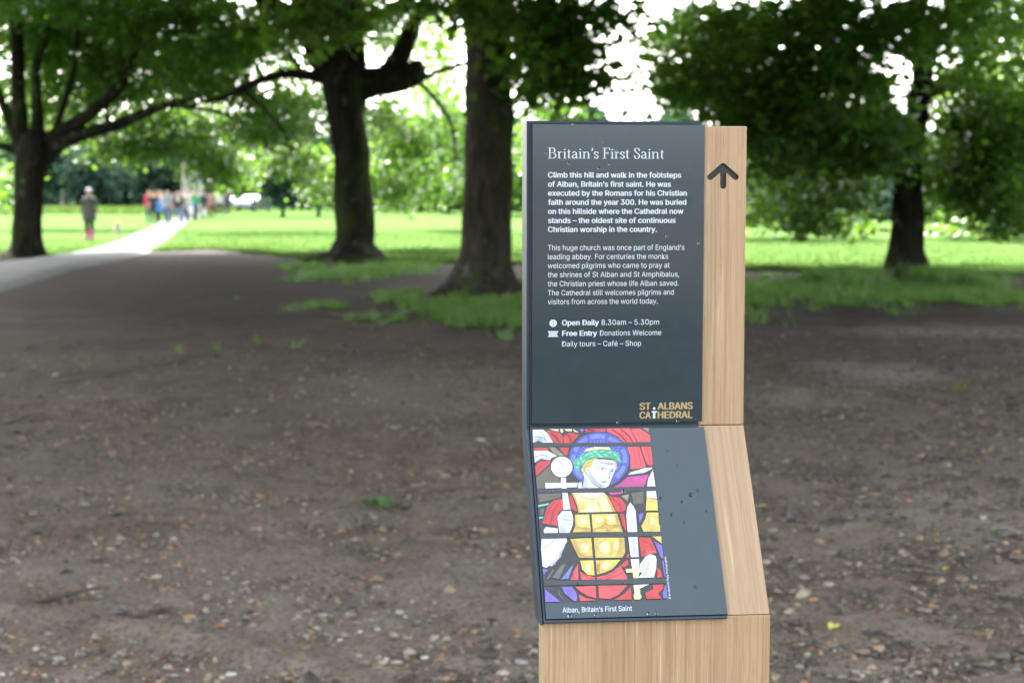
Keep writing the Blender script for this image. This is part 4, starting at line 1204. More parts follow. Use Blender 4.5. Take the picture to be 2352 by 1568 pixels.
# two parked cars far behind
def car(u, d, col, label, turn, scale=1.0):
    vb = 445 + 6240 / d
    g = at(u, vb, d); e = empty('parked_car', (g[0], g[1], 0.02), turn); e.scale = (scale,) * 3
    tag(e, label, 'car', 'cars parked beyond the meadow')
    prof = [(-2.1, .35), (-2.12, .62), (-2.02, .86), (-1.55, .95), (-.95, 1.0), (-.35, 1.42), (.75, 1.47), (1.5, 1.36), (1.98, .98), (2.1, .85), (2.12, .4), (1.75, .28), (-1.75, .28)]
    bm = bmesh.new()
    a = [bm.verts.new((x, -.85 + (.12 if z > 1.05 else 0), z)) for x, z in prof]; b = [bm.verts.new((x, .85 - (.12 if z > 1.05 else 0), z)) for x, z in prof]
    bm.faces.new(a); bm.faces.new(list(reversed(b)))
    for i in range(len(prof)):
        j = (i + 1) % len(prof); bm.faces.new((a[j], a[i], b[i], b[j]))
    bmesh.ops.recalc_face_normals(bm, faces=bm.faces[:])
    bmesh.ops.bevel(bm, geom=bm.edges[:], offset=.05, segments=2, affect='EDGES')
    me = bpy.data.meshes.new('body'); bm.to_mesh(me); bm.free()
    paint = plain('car_paint_' + label.split()[0], col, .25, .03, 5, Coat_Weight=.6)
    glass = plain('car_glass', (.05, .06, .07), .08, .05, 5)
    bo = link('body', me, paint, e)
    for s in (-1, 1):
        link('window', mesh('window', [(-.75, s * .80, 1.05), (.15, s * .80, 1.05), (.15, s * .752, 1.38), (-.33, s * .752, 1.36)], [(0, 1, 2, 3)]), glass, e)
        link('window', mesh('window', [(.22, s * .80, 1.05), (1.5, s * .80, 1.05), (1.3, s * .752, 1.33), (.22, s * .752, 1.38)], [(0, 1, 2, 3)]), glass, e)
        link('headlight', ball('headlight', (-2.08, s * .62, .68), .12, 8, (.4, 1, .7)), cloth((.8, .8, .8)), e)
        for x in (-1.3, 1.3):
            bm = bmesh.new(); bmesh.ops.create_cone(bm, cap_ends=True, segments=20, radius1=.33, radius2=.33, depth=.2)
            bmesh.ops.rotate(bm, verts=bm.verts[:], matrix=Matrix.Rotation(math.radians(90), 3, 'X'))
            for q in bm.verts: q.co += Vector((x, s * .80, .33))
            me = bpy.data.meshes.new('tyre'); bm.to_mesh(me); bm.free()
            w = link('tyre', me, cloth(BLK), e)
            link('rim', ball('rim', (x, s * .90, .33), .19, 10, (1, .15, 1)), cloth((.45, .45, .46)), w)
    link('windscreen', mesh('windscreen', [(-.93, -.68, 1.04), (-.93, .68, 1.04), (-.42, .62, 1.38), (-.42, -.62, 1.38)], [(0, 1, 2, 3)]), glass, e)


car(583, 150, (.11, .12, .13), 'white car parked far beyond the meadow, right one of the two', 1.25)
car(553, 166, (.08, .11, .13), 'pale blue car parked far beyond the meadow, left one of the two', 1.15)

# ------------------------------------------------------------------ the sign (metres, local x along the face, -y towards the viewer)
TH = math.radians(6.2)
sign = empty('information_sign', (0.01826, 2.085, 0.0), TH)
tag(sign, 'oak signpost with grey printed panels about a saint and a carved black arrow', 'sign')
W0, W1, DEP, OFF = 0.004, 0.2740, 0.048, 0.138
ZT, ZK, ZJ, ZB = 1.6830, 1.3115, 1.1040, -0.25
SLA = math.atan2(OFF, ZK - ZJ)
hk = DEP * math.tan(SLA / 2)          # back plane shift at a kink


def prism(name, prof, x0, x1, bev=.0018):
    """prof: (y, z) outline; extruded from x0 to x1"""
    bm = bmesh.new()
    a = [bm.verts.new((x0, y, z)) for y, z in prof]; b = [bm.verts.new((x1, y, z)) for y, z in prof]
    bm.faces.new(a); bm.faces.new(list(reversed(b)))
    for i in range(len(prof)):
        j = (i + 1) % len(prof); bm.faces.new((a[j], a[i], b[i], b[j]))
    bmesh.ops.recalc_face_normals(bm, faces=bm.faces[:])
    if bev: bmesh.ops.bevel(bm, geom=bm.edges[:], offset=bev, segments=2, affect='EDGES', profile=.6)
    me = bpy.data.meshes.new(name); bm.to_mesh(me); bm.free(); return me


post = empty('post', (0, 0, 0)); post.parent = sign
G = .0003
upper = prism('oak_block', [(0, ZT), (DEP, ZT), (DEP, ZK - hk + G), (0, ZK + G)], W0, W1, .0015)
slant = prism('oak_block', [(0, ZK - G), (DEP, ZK - hk - G), (DEP - OFF, ZJ - hk + G), (-OFF, ZJ + G)], W0, W1, .0009)
lower = prism('oak_block', [(-OFF, ZJ - G), (DEP - OFF, ZJ - hk - G), (DEP - OFF, ZB), (-OFF, ZB)], W0, W1 + .0006, .0009)

# carve the arrow
def capsule_union_cut(target):
    AX, AZ = 0.2443, 1.6385
    rr = .00375
    def cap(p, q):
        p, q = Vector(p), Vector(q); d = (q - p).normalized(); n = Vector((-d.y, d.x)); pts = []
        a0 = math.atan2(n.y, n.x)
        for k in range(9): a = a0 + math.pi * k / 8; pts.append((p.x + math.cos(a) * rr, p.y + math.sin(a) * rr))
        for k in range(9): a = a0 + math.pi + math.pi * k / 8; pts.append((q.x + math.cos(a) * rr, q.y + math.sin(a) * rr))
        return pts
    tip = (AX, AZ - .0045)
    objs = []
    for q in ((AX - .0162, 1.6205), (AX + .0162, 1.6205), (AX + .0004, 1.6098)):
        pts = cap(tip, q)
        bm = bmesh.new()
        a = [bm.verts.new((x, -.01, z)) for x, z in pts]; b = [bm.verts.new((x, .0042, z)) for x, z in pts]
        bm.faces.new(a); bm.faces.new(list(reversed(b)))
        for i in range(len(pts)):
            j = (i + 1) % len(pts); bm.faces.new((a[j], a[i], b[i], b[j]))
        bmesh.ops.recalc_face_normals(bm, faces=bm.faces[:])
        me = bpy.data.meshes.new('cut'); bm.to_mesh(me); bm.free()
        me.materials.append(ARROWM)
        objs.append(bpy.data.objects.new('cut', me)); COL.objects.link(objs[-1])
    to = bpy.data.objects.new('tmp', target); COL.objects.link(to)
    for m in (OAK_UP, ARROWM): target.materials.append(m)
    for o in objs:
        md = to.modifiers.new('b', 'BOOLEAN'); md.operation = 'DIFFERENCE'; md.solver = 'EXACT'; md.object = o; md.material_mode = 'TRANSFER'
    bpy.context.view_layer.update()
    me = bpy.data.meshes.new_from_object(to.evaluated_get(bpy.context.evaluated_depsgraph_get()))
    for o in objs + [to]: bpy.data.objects.remove(o)
    return me


upper2 = capsule_union_cut(upper); upper2.name = 'oak_block'
link('oak_block', upper2, [], post)
# painted floor of the arrow as a part of its own
AX, AZ = 0.2443, 1.6385
V, F = [], []
for q in ((AX - .0162, 1.6205), (AX + .0162, 1.6205), (AX + .0004, 1.6098)):
    p_, q_ = Vector((AX, AZ - .0045)), Vector(q); d_ = (q_ - p_).normalized(); n_ = Vector((-d_.y, d_.x)); a0 = math.atan2(n_.y, n_.x); b0 = len(V)
    for k in range(9): a = a0 + math.pi * k / 8; V.append((p_.x + math.cos(a) * .0037, .0040 - .0002 * len(F), p_.y + math.sin(a) * .0037))
    for k in range(9): a = a0 + math.pi + math.pi * k / 8; V.append((q_.x + math.cos(a) * .0037, .0040 - .0002 * len(F), q_.y + math.sin(a) * .0037))
    F.append(list(range(b0, b0 + 18)))
link('arrow', mesh('arrow', V, F), ARROWM, post)
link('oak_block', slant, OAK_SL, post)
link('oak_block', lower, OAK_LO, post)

# metal tray: folded sheet wrapping the left side, with rims round both panels
tray = empty('metal_tray', (0, 0, 0)); tray.parent = sign
PR = .0012                                   # how far the tray face stands proud of the oak
prof_side = [(-PR, 1.6885), (.030, 1.6885), (DEP - .001, 1.6762), (DEP - .001, ZK - hk), (DEP - OFF - .001, 1.0965), (-OFF - PR - .0004, 1.0985), (-PR, ZK - .0022)]
link('side_cheek', prism('side_cheek', prof_side, -.0006, .0032, .0009), TRAY, tray)
link('top_rim', prism('top_rim', [(-PR, 1.6885), (.028, 1.6885), (.028, 1.6838), (-PR, 1.6838)], .0034, .2162, .0011), TRAY, tray)
su, cu = math.sin(SLA), math.cos(SLA)


def onslant(s, h):       # s metres down the slanted face from the kink, h metres proud of it -> (y, z)
    return (-s * su - h * cu, ZK - s * cu + h * su)


SL = math.hypot(OFF, ZK - ZJ)
link('back_plate', prism('back_plate', [(-.0008, 1.6836), (-.0001, 1.6836), (-.0001, ZK + .0006), (-.0008, ZK + .0006)], .0034, .2155, 0), TRAY, tray)
link('left_rim', prism('left_rim', [(-PR - .0004, 1.6836), (-.0009, 1.6836), (-.0009, ZK + .0004), (-PR - .0004, ZK + .0004)], .0034, .0058, .0002), TRAY, tray)
link('fold_rim', prism('fold_rim', [(-.0022, ZK + .0036), (-.0010, ZK + .0036), onslant(.0002, .0008), onslant(.0030, .0008), onslant(.0030, .0020), onslant(.0006, .0020)], .0034, .2158, .0004), TRAY, tray)
link('slant_plate', prism('slant_plate', [onslant(.0034, .0008), onslant(.0034, .0001), onslant(SL + .003, .0001), onslant(SL + .003, .0008)], .0034, .2165, 0), TRAY, tray)
link('slant_rim', prism('slant_rim', [onslant(.0034, .0020), onslant(.0034, .0009), onslant(SL + .003, .0009), onslant(SL + .003, .0020)], .0034, .0058, .0002), TRAY, tray)
link('bottom_rim', prism('bottom_rim', [onslant(SL + .0012, .0040), onslant(SL + .0012, .0009), onslant(SL + .0048, .0009), onslant(SL + .0048, .0040)], .0034, .2215, .0006), TRAY, tray)

# panels
UP0, UP1, UZ0, UZ1 = .0062, .2200, 1.3168, 1.6842
pu = empty('upper_panel', (0, 0, 0)); pu.parent = sign
pl = empty('lower_panel', (0, 0, 0)); pl.parent = sign
link('board', prism('board', [(-.0045, UZ1), (-.0016, UZ1), (-.0016, UZ0), (-.0045, UZ0)], UP0, UP1, .0006), PANEL, pu)
LS0, LS1, LX0, LX1 = .0044, SL + .0006, .0062, .2222
link('board', prism('board', [onslant(LS0, .0050), onslant(LS0, .0022), onslant(LS1, .0022), onslant(LS1, .0050)], LX0, LX1, .0006), PANEL, pl)

# upper panel print, in panel units of full-size photograph pixels (686 x 1190)
PXU = (UP1 - UP0) / 686.0
PZU = (UZ1 - UZ0) / 1190.0
YU = -.00465


def U(a, b): return (UP0 + a * PXU, YU, UZ1 - b * PZU)


FONT = None
try:
    FONT = bpy.data.fonts.load(bpy.utils.system_resource('DATAFILES', path='fonts') + '/Inter.woff2')
except Exception:
    FONT = None


def text_mesh(s, bold):
    cu_ = bpy.data.curves.new('t', 'FONT'); cu_.body = s
    if FONT: cu_.font = FONT
    cu_.size = 1; cu_.resolution_u = 3
    o = bpy.data.objects.new('t', cu_); COL.objects.link(o)
    bpy.context.view_layer.update()
    me = bpy.data.meshes.new_from_object(o.evaluated_get(bpy.context.evaluated_depsgraph_get()))
    bpy.data.objects.remove(o)
    n = len(me.vertices); co = np.empty(n * 3); me.vertices.foreach_get('co', co); co = co.reshape(-1, 3)
    F = [list(p.vertices) for p in me.polygons]
    P = co[:, :2] / CAPU
    lay = np.zeros(n)
    if bold:                            # heavier strokes: the outline laid down again a little to each side
        m = len(F); Q = [P + np.array([dx, dy]) for dx, dy in ((0, 0), (-bold, 0), (bold, 0), (0, bold * .35), (0, -bold * .35))]
        lay = np.repeat(np.arange(5), n); F = [[i + k * n for i in f] for k in range(5) for f in F]; P = np.concatenate(Q)
    return P, F, lay


CAPU = 1.0
CAPU = float(text_mesh('H', 0)[0][:, 1].max())


def put(lines, name, mat, parent, fn):
    """lines: (text, a0, a1, baseline b, cap height px, bold); fn maps panel px to local"""
    V, F = [], []
    for (s, a0, a1, b, cap, bold) in lines:
        co, f, lay = text_mesh(s, bold); x0, x1 = co[:, 0].min(), co[:, 0].max()
        kx = (a1 - a0) / (x1 - x0); kz = cap
        b0 = len(V)
        for (x, y), l in zip(co, lay):
            q = fn(a0 + (x - x0) * kx, b - y * kz); V.append((q[0], q[1] - l * 3e-6, q[2]))
        F += [[i + b0 for i in q] for q in f]
    return link(name, mesh(name, V, F), mat, parent)


BOLD = [('Climb this hill and walk in the footsteps', 531, 209), ('of Alban, Britain\u2019s first saint. He was', 490, 245), ('executed by the Romans for his Christian', 554, 280.5), ('faith around the year 300. He was buried', 552, 316.5),
        ('on this hillside where the Cathedral now', 541, 352.5), ('stands \u2013 the oldest site of continuous', 510, 388.5), ('Christian worship in the country.', 435, 424)]
REG = [('This huge church was once part of England\u2019s', 546, 496.5), ('leading abbey. For centuries the monks', 481, 532), ('welcomed pilgrims who came to pray at', 487, 567.5), ('the shrines of St Alban and St Amphibalus,', 526, 603.5),
       ('the Christian priest whose life Alban saved.', 524, 639.5), ('The Cathedral still welcomes pilgrims and', 505, 675.5), ('visitors from across the world today.', 440, 711)]
put([(s, 61.5, 61.5 + w, b, 20.8, .045) for s, w, b in BOLD], 'bold_lettering', INK, pu, U)
put([(s, 61.5, 61.5 + w, b, 20.8, 0) for s, w, b in REG], 'body_lettering', INK, pu, U)
put([('Open Daily', 118, 266, 795, 20.8, .055), ('Free Entry', 119, 259, 837.5, 20.8, .055), ('8.30am \u2013 5.30pm', 276, 508, 795, 20.8, 0), ('Donations Welcome', 270, 517, 837.5, 20.8, 0),
     ('Daily tours \u2013 Caf\u00e9 \u2013 Shop', 119, 436, 880, 20.8, 0)], 'visitor_lettering', INK, pu, U)
YU = -.0047
put([('ST', 431, 477, 1138, 27.5, .075), ('ALBANS', 504, 647.5, 1138, 27.5, .075), ('CA', 431, 478, 1174, 27.5, .075), ('HEDRAL', 504, 647, 1174, 27.5, .075)], 'logo_lettering', GOLD, pu, U)


def disc_pts(cx, cy, r, n=20, sx=1.0): return [(cx + r * sx * math.cos(2 * math.pi * k / n), cy + r * math.sin(2 * math.pi * k / n)) for k in range(n)]


def shape(name, polys, mat, parent, fn):
    V, F = [], []
    for P in polys:
        b0 = len(V); V += [fn(a, b) for a, b in P]; F.append(list(range(b0, b0 + len(P))))
    return link(name, mesh(name, V, F), mat, parent)


shape('logo_figure', [disc_pts(490.5, 1134, 5.3), [(480, 1144.5), (502, 1144.5), (502, 1150), (495.5, 1150), (495.5, 1174), (485.5, 1174), (485.5, 1150), (480, 1150)]], INK, pu, U)
cl = shape('clock_icon', [disc_pts(83, 786.5, 14.7, 28)], INK, pu, U)
shape('ticket_icon', [[(62.5, 818), (103, 818), (103, 822), (99, 826), (99, 835), (103, 839), (103, 841), (62.5, 841), (62.5, 839), (66.5, 835), (66.5, 826), (62.5, 822)]], INK, pu, U)
YU = -.0048
shape('clock_hand', [[(82, 775), (84, 775), (84, 787), (88, 796), (86, 797), (82, 788)]], PANEL, cl, U)
shape('ticket_line', [[(68, 824), (94, 824), (94, 825.5), (68, 825.5)], [(68, 833), (94, 833), (94, 834.5), (68, 834.5)], [(96.5, 819), (97.5, 819), (97.5, 840), (96.5, 840)]], PANEL, pu, U)

# title in a roman letter with thick stems and thin serifs, drawn with a stress-width pen
ARC = lambda cx, cy, rx, ry, a0, a1, n=14: [(cx + rx * math.cos(math.radians(a0 + (a1 - a0) * k / n)), cy + ry * math.sin(math.radians(a0 + (a1 - a0) * k / n))) for k in range(n + 1)]
TK, TN = .098, .040
GL = {   # name: (advance, [strokes]) with cap height 1, x-height .64
    'B': (.74, [[(.17, 0), (.17, 1)], [(.03, .98), (.36, .98)] + ARC(.36, .755, .19, .225, 90, -90), [(.20, .53), (.36, .53)] + ARC(.38, .275, .24, .255, 90, -90), [(.03, .02), (.38, .02)], [(.2, .53), (.36, .53)]]),
    'r': (.43, [[(.14, 0), (.14, .62)], [(.02, .60), (.14, .62)], [(.02, .02), (.28, .02)], [(.14, .42), (.22, .58), (.33, .62), (.38, .56)]]),
    'i': (.31, [[(.155, 0), (.155, .62)], [(.03, .60), (.155, .62)], [(.02, .02), (.29, .02)]]),
    't': (.37, [[(.155, .80), (.155, .14)] + ARC(.25, .14, .095, .12, 180, 300), [(.03, .62), (.33, .62)]]),
    'a': (.53, [ARC(.23, .44, .15, .19, 160, 0) + [(.38, .12)] + ARC(.45, .10, .07, .08, 180, 330, 6), [(.38, .38), (.22, .33)] + ARC(.20, .17, .12, .16, 100, 280), [(.22, .01), (.38, .12)]]),
    'n': (.66, [[(.14, 0), (.14, .62)], [(.02, .60), (.14, .62)], [(.02, .02), (.26, .02)], [(.14, .44)] + ARC(.33, .42, .16, .20, 150, 0) + [(.49, 0)], [(.38, .02), (.62, .02)]]),
    's': (.42, [[(.34, .46), (.33, .56)] + ARC(.20, .48, .13, .15, 60, 200) + [(.20, .34)] + ARC(.20, .16, .14, .15, 70, -140) + [(.06, .16)]]),
    '\u2019': (.22, [[(.10, .98), (.14, .92), (.13, .80), (.06, .72)], [(.08, .95), (.12, .92)]]),
    'F': (.62, [[(.17, 0), (.17, 1)], [(.03, .98), (.56, .98), (.575, .80)], [(.17, .51), (.42, .51)], [(.42, .60), (.42, .42)], [(.03, .02), (.33, .02)]]),
    'S': (.58, [[(.46, .72), (.45, .90)] + ARC(.28, .79, .17, .20, 50, 190) + [(.28, .53)] + ARC(.28, .25, .20, .25, 70, -130) + [(.08, .30)]]),
    ' ': (.27, []),
}
THIN = {('F', 3), ('B', 3)}


def stroke_quads(P, kx, ky):
    out = []
    P = [Vector(p) for p in P]
    L = []
    for i, p in enumerate(P):
        d = (P[min(i + 1, len(P) - 1)] - P[max(i - 1, 0)])
        if d.length < 1e-6: d = Vector((1, 0))
        d.normalize()
        w = TN + (TK - TN) * abs(d.y) ** 1.6
        n = Vector((-d.y, d.x)) * w / 2
        L.append((p + n, p - n))
    for i in range(len(L) - 1):
        out.append([L[i][0], L[i][1], L[i + 1][1], L[i + 1][0]])
    return out


def title():
    s = 'Britain\u2019s First Saint'
    x = 0; Q = []
    for ch in s:
        adv, st = GL[ch]
        for P in st:
            for q in stroke_quads(P, 1, 1): Q.append([(p.x + x, p.y) for p in q])
        if ch == 'i': Q.append([(p[0] + x, p[1]) for p in disc_pts(.15, .84, .062, 12)])
        x += adv
    x0 = .03; x1 = x - .05; kx = (522 - 61.5) / (x1 - x0)
    V, F = [], []
    for q in Q:
        b0 = len(V)
        for (a, b) in q: V.append(U(61.5 + (a - x0) * kx, 134 - b * 42))
        F.append(list(range(b0, b0 + len(q))))
    link('title_lettering', mesh('title_lettering', V, F), INK, pu)


YU = -.00468
title()

# ---- lower panel: stained-glass picture and captions. Picture coordinates come from a flat copy of the print
def hom(src, dst):
    A = []; B = []
    for (x, y), (u, v) in zip(src, dst):
        A += [[x, y, 1, 0, 0, 0, -u * x, -u * y], [0, 0, 0, x, y, 1, -v * x, -v * y]]; B += [u, v]
    h = np.linalg.solve(np.array(A, float), np.array(B, float)); return np.append(h, 1).reshape(3, 3)


# the board seen in the photograph maps to its own metres (x across, s down the slant)
HB = hom([(2128.6, 1722), (2812, 1716), (2906, 2461), (2177.7, 2481)], [(LX0, LS0), (LX1, LS0), (LX1, LS1), (LX0, LS1)])
Z3 = lambda p: (2060 + p[0] / 3.136, 1660 + p[1] / 3.136)
Z4 = lambda p: (2060 + p[0] / 3.36, 2100 + p[1] / 3.36)


def LP(X, Y, h):
    q = HB @ np.array([X, Y, 1]); x, s = q[0] / q[2], q[1] / q[2]
    y, z = onslant(s, h); return (x, y, z)


PC = {}


def pm(c):
    if c not in PC: PC[c] = plain('picture_ink_%02d' % len(PC), tuple(q * .41 for q in c), .38, .26, 75, Specular_IOR_Level=.55)
    return PC[c]


RED_, RED2, BLU, BLU2, GRE, GRE2, PAL, YEL_, YEL2, TAN_, STN, MAG, PUR, BAR, LEAD, CYA, GRYC, OLI = [srgb(*c) for c in [(205, 46, 50), (232, 78, 86), (66, 76, 190), (108, 128, 222), (66, 176, 140), (140, 225, 190), (226, 236, 250), (226, 205, 98),
    (240, 232, 178), (150, 140, 115), (98, 92, 78), (200, 60, 150), (122, 100, 215), (26, 46, 50), (16, 20, 24), (90, 215, 205), (96, 102, 104), (190, 150, 50)]]
PALY, OCH = srgb(236, 232, 205), srgb(206, 172, 76)
art = []       # (zoom, colour, polygon)
def A(z, c, *P): art.append((z, c, [z(p) for p in P]))
def circ(cx, cy, rx, ry, n=30, a0=0, a1=360): return [(cx + rx * math.cos(math.radians(a0 + (a1 - a0) * k / n)), cy + ry * math.sin(math.radians(a0 + (a1 - a0) * k / n))) for k in range(n)]
A(Z3, LEAD, (215, 195), (1670, 185), (1752, 920), (1812, 1490), (1900, 2316), (1760, 2320), (380, 2365), (330, 1700), (272, 940))
A(Z3, PAL, (218, 200), (350, 200), (400, 240), (475, 362), (350, 360), (290, 340), (222, 362))
A(Z3, RED_, (395, 205), (560, 240), (595, 290), (598, 368), (490, 366), (430, 290))
for P in ([(430, 194), (545, 194), (540, 222), (470, 212)], [(560, 194), (600, 194), (600, 235), (575, 240)], [(615, 194), (715, 194), (705, 222), (640, 218)], [(725, 194), (800, 240), (740, 228)]): A(Z3, YEL2, *P)
A(Z3, RED_, (605, 285), (680, 238), (800, 262), (730, 345), (700, 366), (610, 368))
A(Z3, PUR, (808, 194), (858, 195), (838, 240))
A(Z3, RED_, (875, 195), (1132, 190), (1130, 232), (1000, 225), (885, 235))
A(Z3, RED2, (1150, 190), (1430, 188), (1520, 362), (1360, 365), (1280, 290), (1150, 230))
A(Z3, RED2, (1445, 200), (1560, 192), (1685, 275), (1688, 360), (1535, 362))
A(Z3, TAN_, (1585, 188), (1668, 186), (1672, 245))
A(Z3, BLU, *circ(1048, 575, 378, 340, 44))
for a0, a1 in ((200, 246), (250, 286), (292, 330), (334, 372), (376, 412), (130, 160), (165, 195)):
    ring = circ(1048, 575, 352, 316, 12, a0, a1) + list(reversed(circ(1048, 575, 296, 262, 12, a0, a1))); A(Z3, BLU2, *ring)
for k in range(24):
    a = math.radians(185 + k * 9); c, s = math.cos(a), math.sin(a)
    A(Z3, BLU2, (1048 + 200 * c - 5 * s, 575 + 178 * s + 5 * c), (1048 + 280 * c - 5 * s, 575 + 248 * s + 5 * c), (1048 + 280 * c + 5 * s, 575 + 248 * s - 5 * c), (1048 + 200 * c + 5 * s, 575 + 178 * s - 5 * c))
A(Z3, LEAD, *circ(1048, 590, 190, 170, 24))
A(Z3, RED_, (225, 422), (400, 425), (425, 455), (230, 455))
A(Z3, TAN_, (422, 420), (490, 420), (615, 525), (545, 528), (480, 500))
A(Z3, RED_, (545, 425), (670, 425), (650, 520), (620, 518))
A(Z3, PAL, (230, 462), (400, 460), (525, 528), (460, 550), (430, 580), (320, 565), (240, 610))
A(Z3, RED_, (245, 650), (310, 590), (440, 590), (430, 625), (255, 780))
A(Z3, STN, (255, 800), (440, 640), (450, 720), (540, 800), (565, 860), (375, 860), (375, 930), (270, 935))
A(Z3, LEAD, *circ(580, 665, 146, 138)); A(Z3, PAL, *circ(580, 665, 135, 128)); A(Z3, TAN_, (590, 600), (600, 640), (588, 700), (600, 760), (592, 700)); A(Z3, TAN_, (540, 640), (548, 700), (538, 760), (556, 700))
A(Z3, PAL, (568, 800), (632, 800), (634, 865), (780, 862), (765, 918), (640, 920), (640, 940), (578, 940), (575, 925), (375, 932), (372, 862), (568, 865))
A(Z3, PAL, (790, 860), (832, 855), (835, 932), (778, 930))
A(Z3, RED2, (1398, 420), (1550, 418), (1600, 560), (1635, 680), (1440, 700), (1440, 540))
A(Z3, RED2, (1568, 418), (1695, 415), (1720, 640), (1690, 660), (1650, 640), (1600, 520))
for x in (1470, 1520, 1640): A(Z3, RED_, (x, 430), (x + 14, 430), (x + 60, 640), (x + 40, 640))
A(Z3, PAL, (1408, 770), (1440, 735), (1600, 690), (1715, 675), (1700, 700), (1600, 745))
A(Z3, MAG, (1230, 922), (1300, 880), (1400, 795), (1665, 765), (1610, 915))
A(Z3, PAL, (1720, 705), (1750, 912), (1645, 912), (1660, 820))
A(Z3, YEL_, (820, 700), (870, 600), (1000, 555), (1040, 570), (960, 660), (930, 700), (880, 790), (850, 780))
A(Z3, YEL_, (1200, 580), (1265, 605), (1275, 690), (1240, 700))
A(Z3, YEL2, (860, 478), (890, 440), (1000, 420), (1170, 420), (1200, 455), (1050, 455))
A(Z3, PAL, (865, 700), (930, 700), (1080, 900), (1062, 932), (840, 932), (862, 790))
A(Z3, PAL, (985, 575), (1110, 575), (1225, 590), (1262, 660), (1240, 730), (1210, 800), (1165, 905), (1115, 932), (1070, 930), (1000, 890), (930, 830), (868, 750), (862, 700), (900, 680), (945, 670))
A(Z3, GRE, (870, 500), (940, 465), (1060, 445), (1210, 465), (1290, 495), (1332, 620), (1280, 605), (1210, 565), (1050, 552), (960, 560), (895, 590), (850, 650), (805, 660), (805, 748), (770, 700), (738, 690), (725, 600), (765, 565), (800, 560), (835, 490))
for (x, y, a) in [(890, 520, -.5), (940, 500, .3), (1000, 480, -.3), (1040, 510, .4), (1090, 475, -.2), (1130, 520, .5), (1180, 490, -.3), (1250, 520, .6), (1290, 570, 1.0), (820, 560, 1.2), (850, 600, -.9), (790, 620, 1.4), (770, 670, .2), (960, 535, -.4), (1070, 540, .2)]:
    c, s = math.cos(a), math.sin(a); A(Z3, GRE2, (x - 34 * c, y - 34 * s), (x + 11 * s, y - 11 * c), (x + 34 * c, y + 34 * s), (x - 11 * s, y + 11 * c))
def line(z, c, w, *P):
    P = [Vector(p) for p in P]
    for p, q in zip(P[:-1], P[1:]):
        d = (q - p).normalized(); n = Vector((-d.y, d.x)) * w / 2; A(z, c, tuple(p + n), tuple(q + n), tuple(q - n), tuple(p - n))
for P in ([(1035, 690), (1060, 676), (1100, 672), (1145, 695)], [(1070, 690), (1090, 698), (1110, 690)], [(1170, 705), (1200, 695), (1235, 705)], [(1190, 718), (1210, 726), (1225, 720)], [(1172, 740), (1176, 780), (1180, 812)], [(1110, 795), (1135, 805), (1155, 815), (1182, 812)],
          [(1070, 838), (1100, 845), (1150, 852)], [(1090, 858), (1130, 864)], [(865, 690), (872, 740), (905, 775)], [(935, 850), (1000, 895), (1060, 928)], [(900, 700), (915, 740)]): line(Z3, GRYC, 6, *P)
A(Z3, BAR, (222, 370), (1688, 366), (1692, 410), (224, 414)); A(Z3, BAR, (272, 940), (1752, 918), (1757, 970), (274, 990))
A(Z3, MAG, (1160, 988), (1395, 982), (1300, 1008), (1200, 1018)); A(Z3, TAN_, (1320, 1030), (1420, 1010), (1400, 1100)); A(Z3, STN, (1450, 990), (1600, 975), (1600, 1120), (1480, 1140)); A(Z3, STN, (275, 1000), (570, 995), (560, 1050), (420, 1080), (300, 1110))
A(Z3, RED_, (590, 1060), (590, 1195), (540, 1230), (515, 1300), (520, 1400), (330, 1370), (400, 1150), (480, 1080)); A(Z3, RED_, (668, 1015), (700, 1020), (770, 1215), (740, 1215), (695, 1180))
A(Z3, PAL, (585, 990), (650, 990), (688, 1195), (595, 1200))
A(Z3, YEL2, (700, 990), (1100, 988), (1160, 1040), (1250, 1225), (780, 1235), (770, 1150)); A(Z3, PAL, (800, 990), (1095, 988), (1050, 1020), (940, 1032), (850, 1022)); line(Z3, OLI, 6, (785, 990), (830, 1040), (940, 1070), (1060, 1060), (1135, 1030)); line(Z3, OLI, 4, (1030, 1090), (1060, 1150), (1090, 1225))
A(Z3, RED_, (1165, 1030), (1320, 1060), (1380, 1140), (1375, 1200), (1340, 1230), (1260, 1225)); A(Z3, CYA, (275, 1145), (420, 1115), (400, 1140), (280, 1165)); A(Z3, CYA, (285, 1290), (345, 1285), (340, 1305), (290, 1315)); A(Z3, STN, (300, 1190), (355, 1180), (350, 1260), (305, 1262))
A(Z3, PAL, (520, 1290), (580, 1215), (690, 1215), (715, 1280), (718, 1330), (710, 1400), (670, 1490), (545, 1490), (530, 1380)); 
for y in (1270, 1320, 1370): line(Z3, GRYC, 5, (600, y), (660, y + 10), (712, y + 12))
A(Z3, PAL, (345, 1450), (380, 1415), (525, 1435), (527, 1490), (350, 1492))
A(Z3, YEL_, (740, 1262), (920, 1258), (940, 1480), (710, 1482), (745, 1400)); A(Z3, YEL_, (950, 1258), (1270, 1255), (1340, 1480), (965, 1482)); A(Z3, OCH, (712, 1480), (745, 1400), (800, 1432), (938, 1440), (940, 1480)); A(Z3, OCH, (968, 1440), (1060, 1424), (1122, 1375), (1180, 1404), (1312, 1388), (1338, 1480), (968, 1480)); A(Z3, OCH, (1235, 1257), (1268, 1257), (1300, 1380), (1260, 1380)); A(Z3, OCH, (742, 1264), (765, 1264), (770, 1390), (745, 1380))
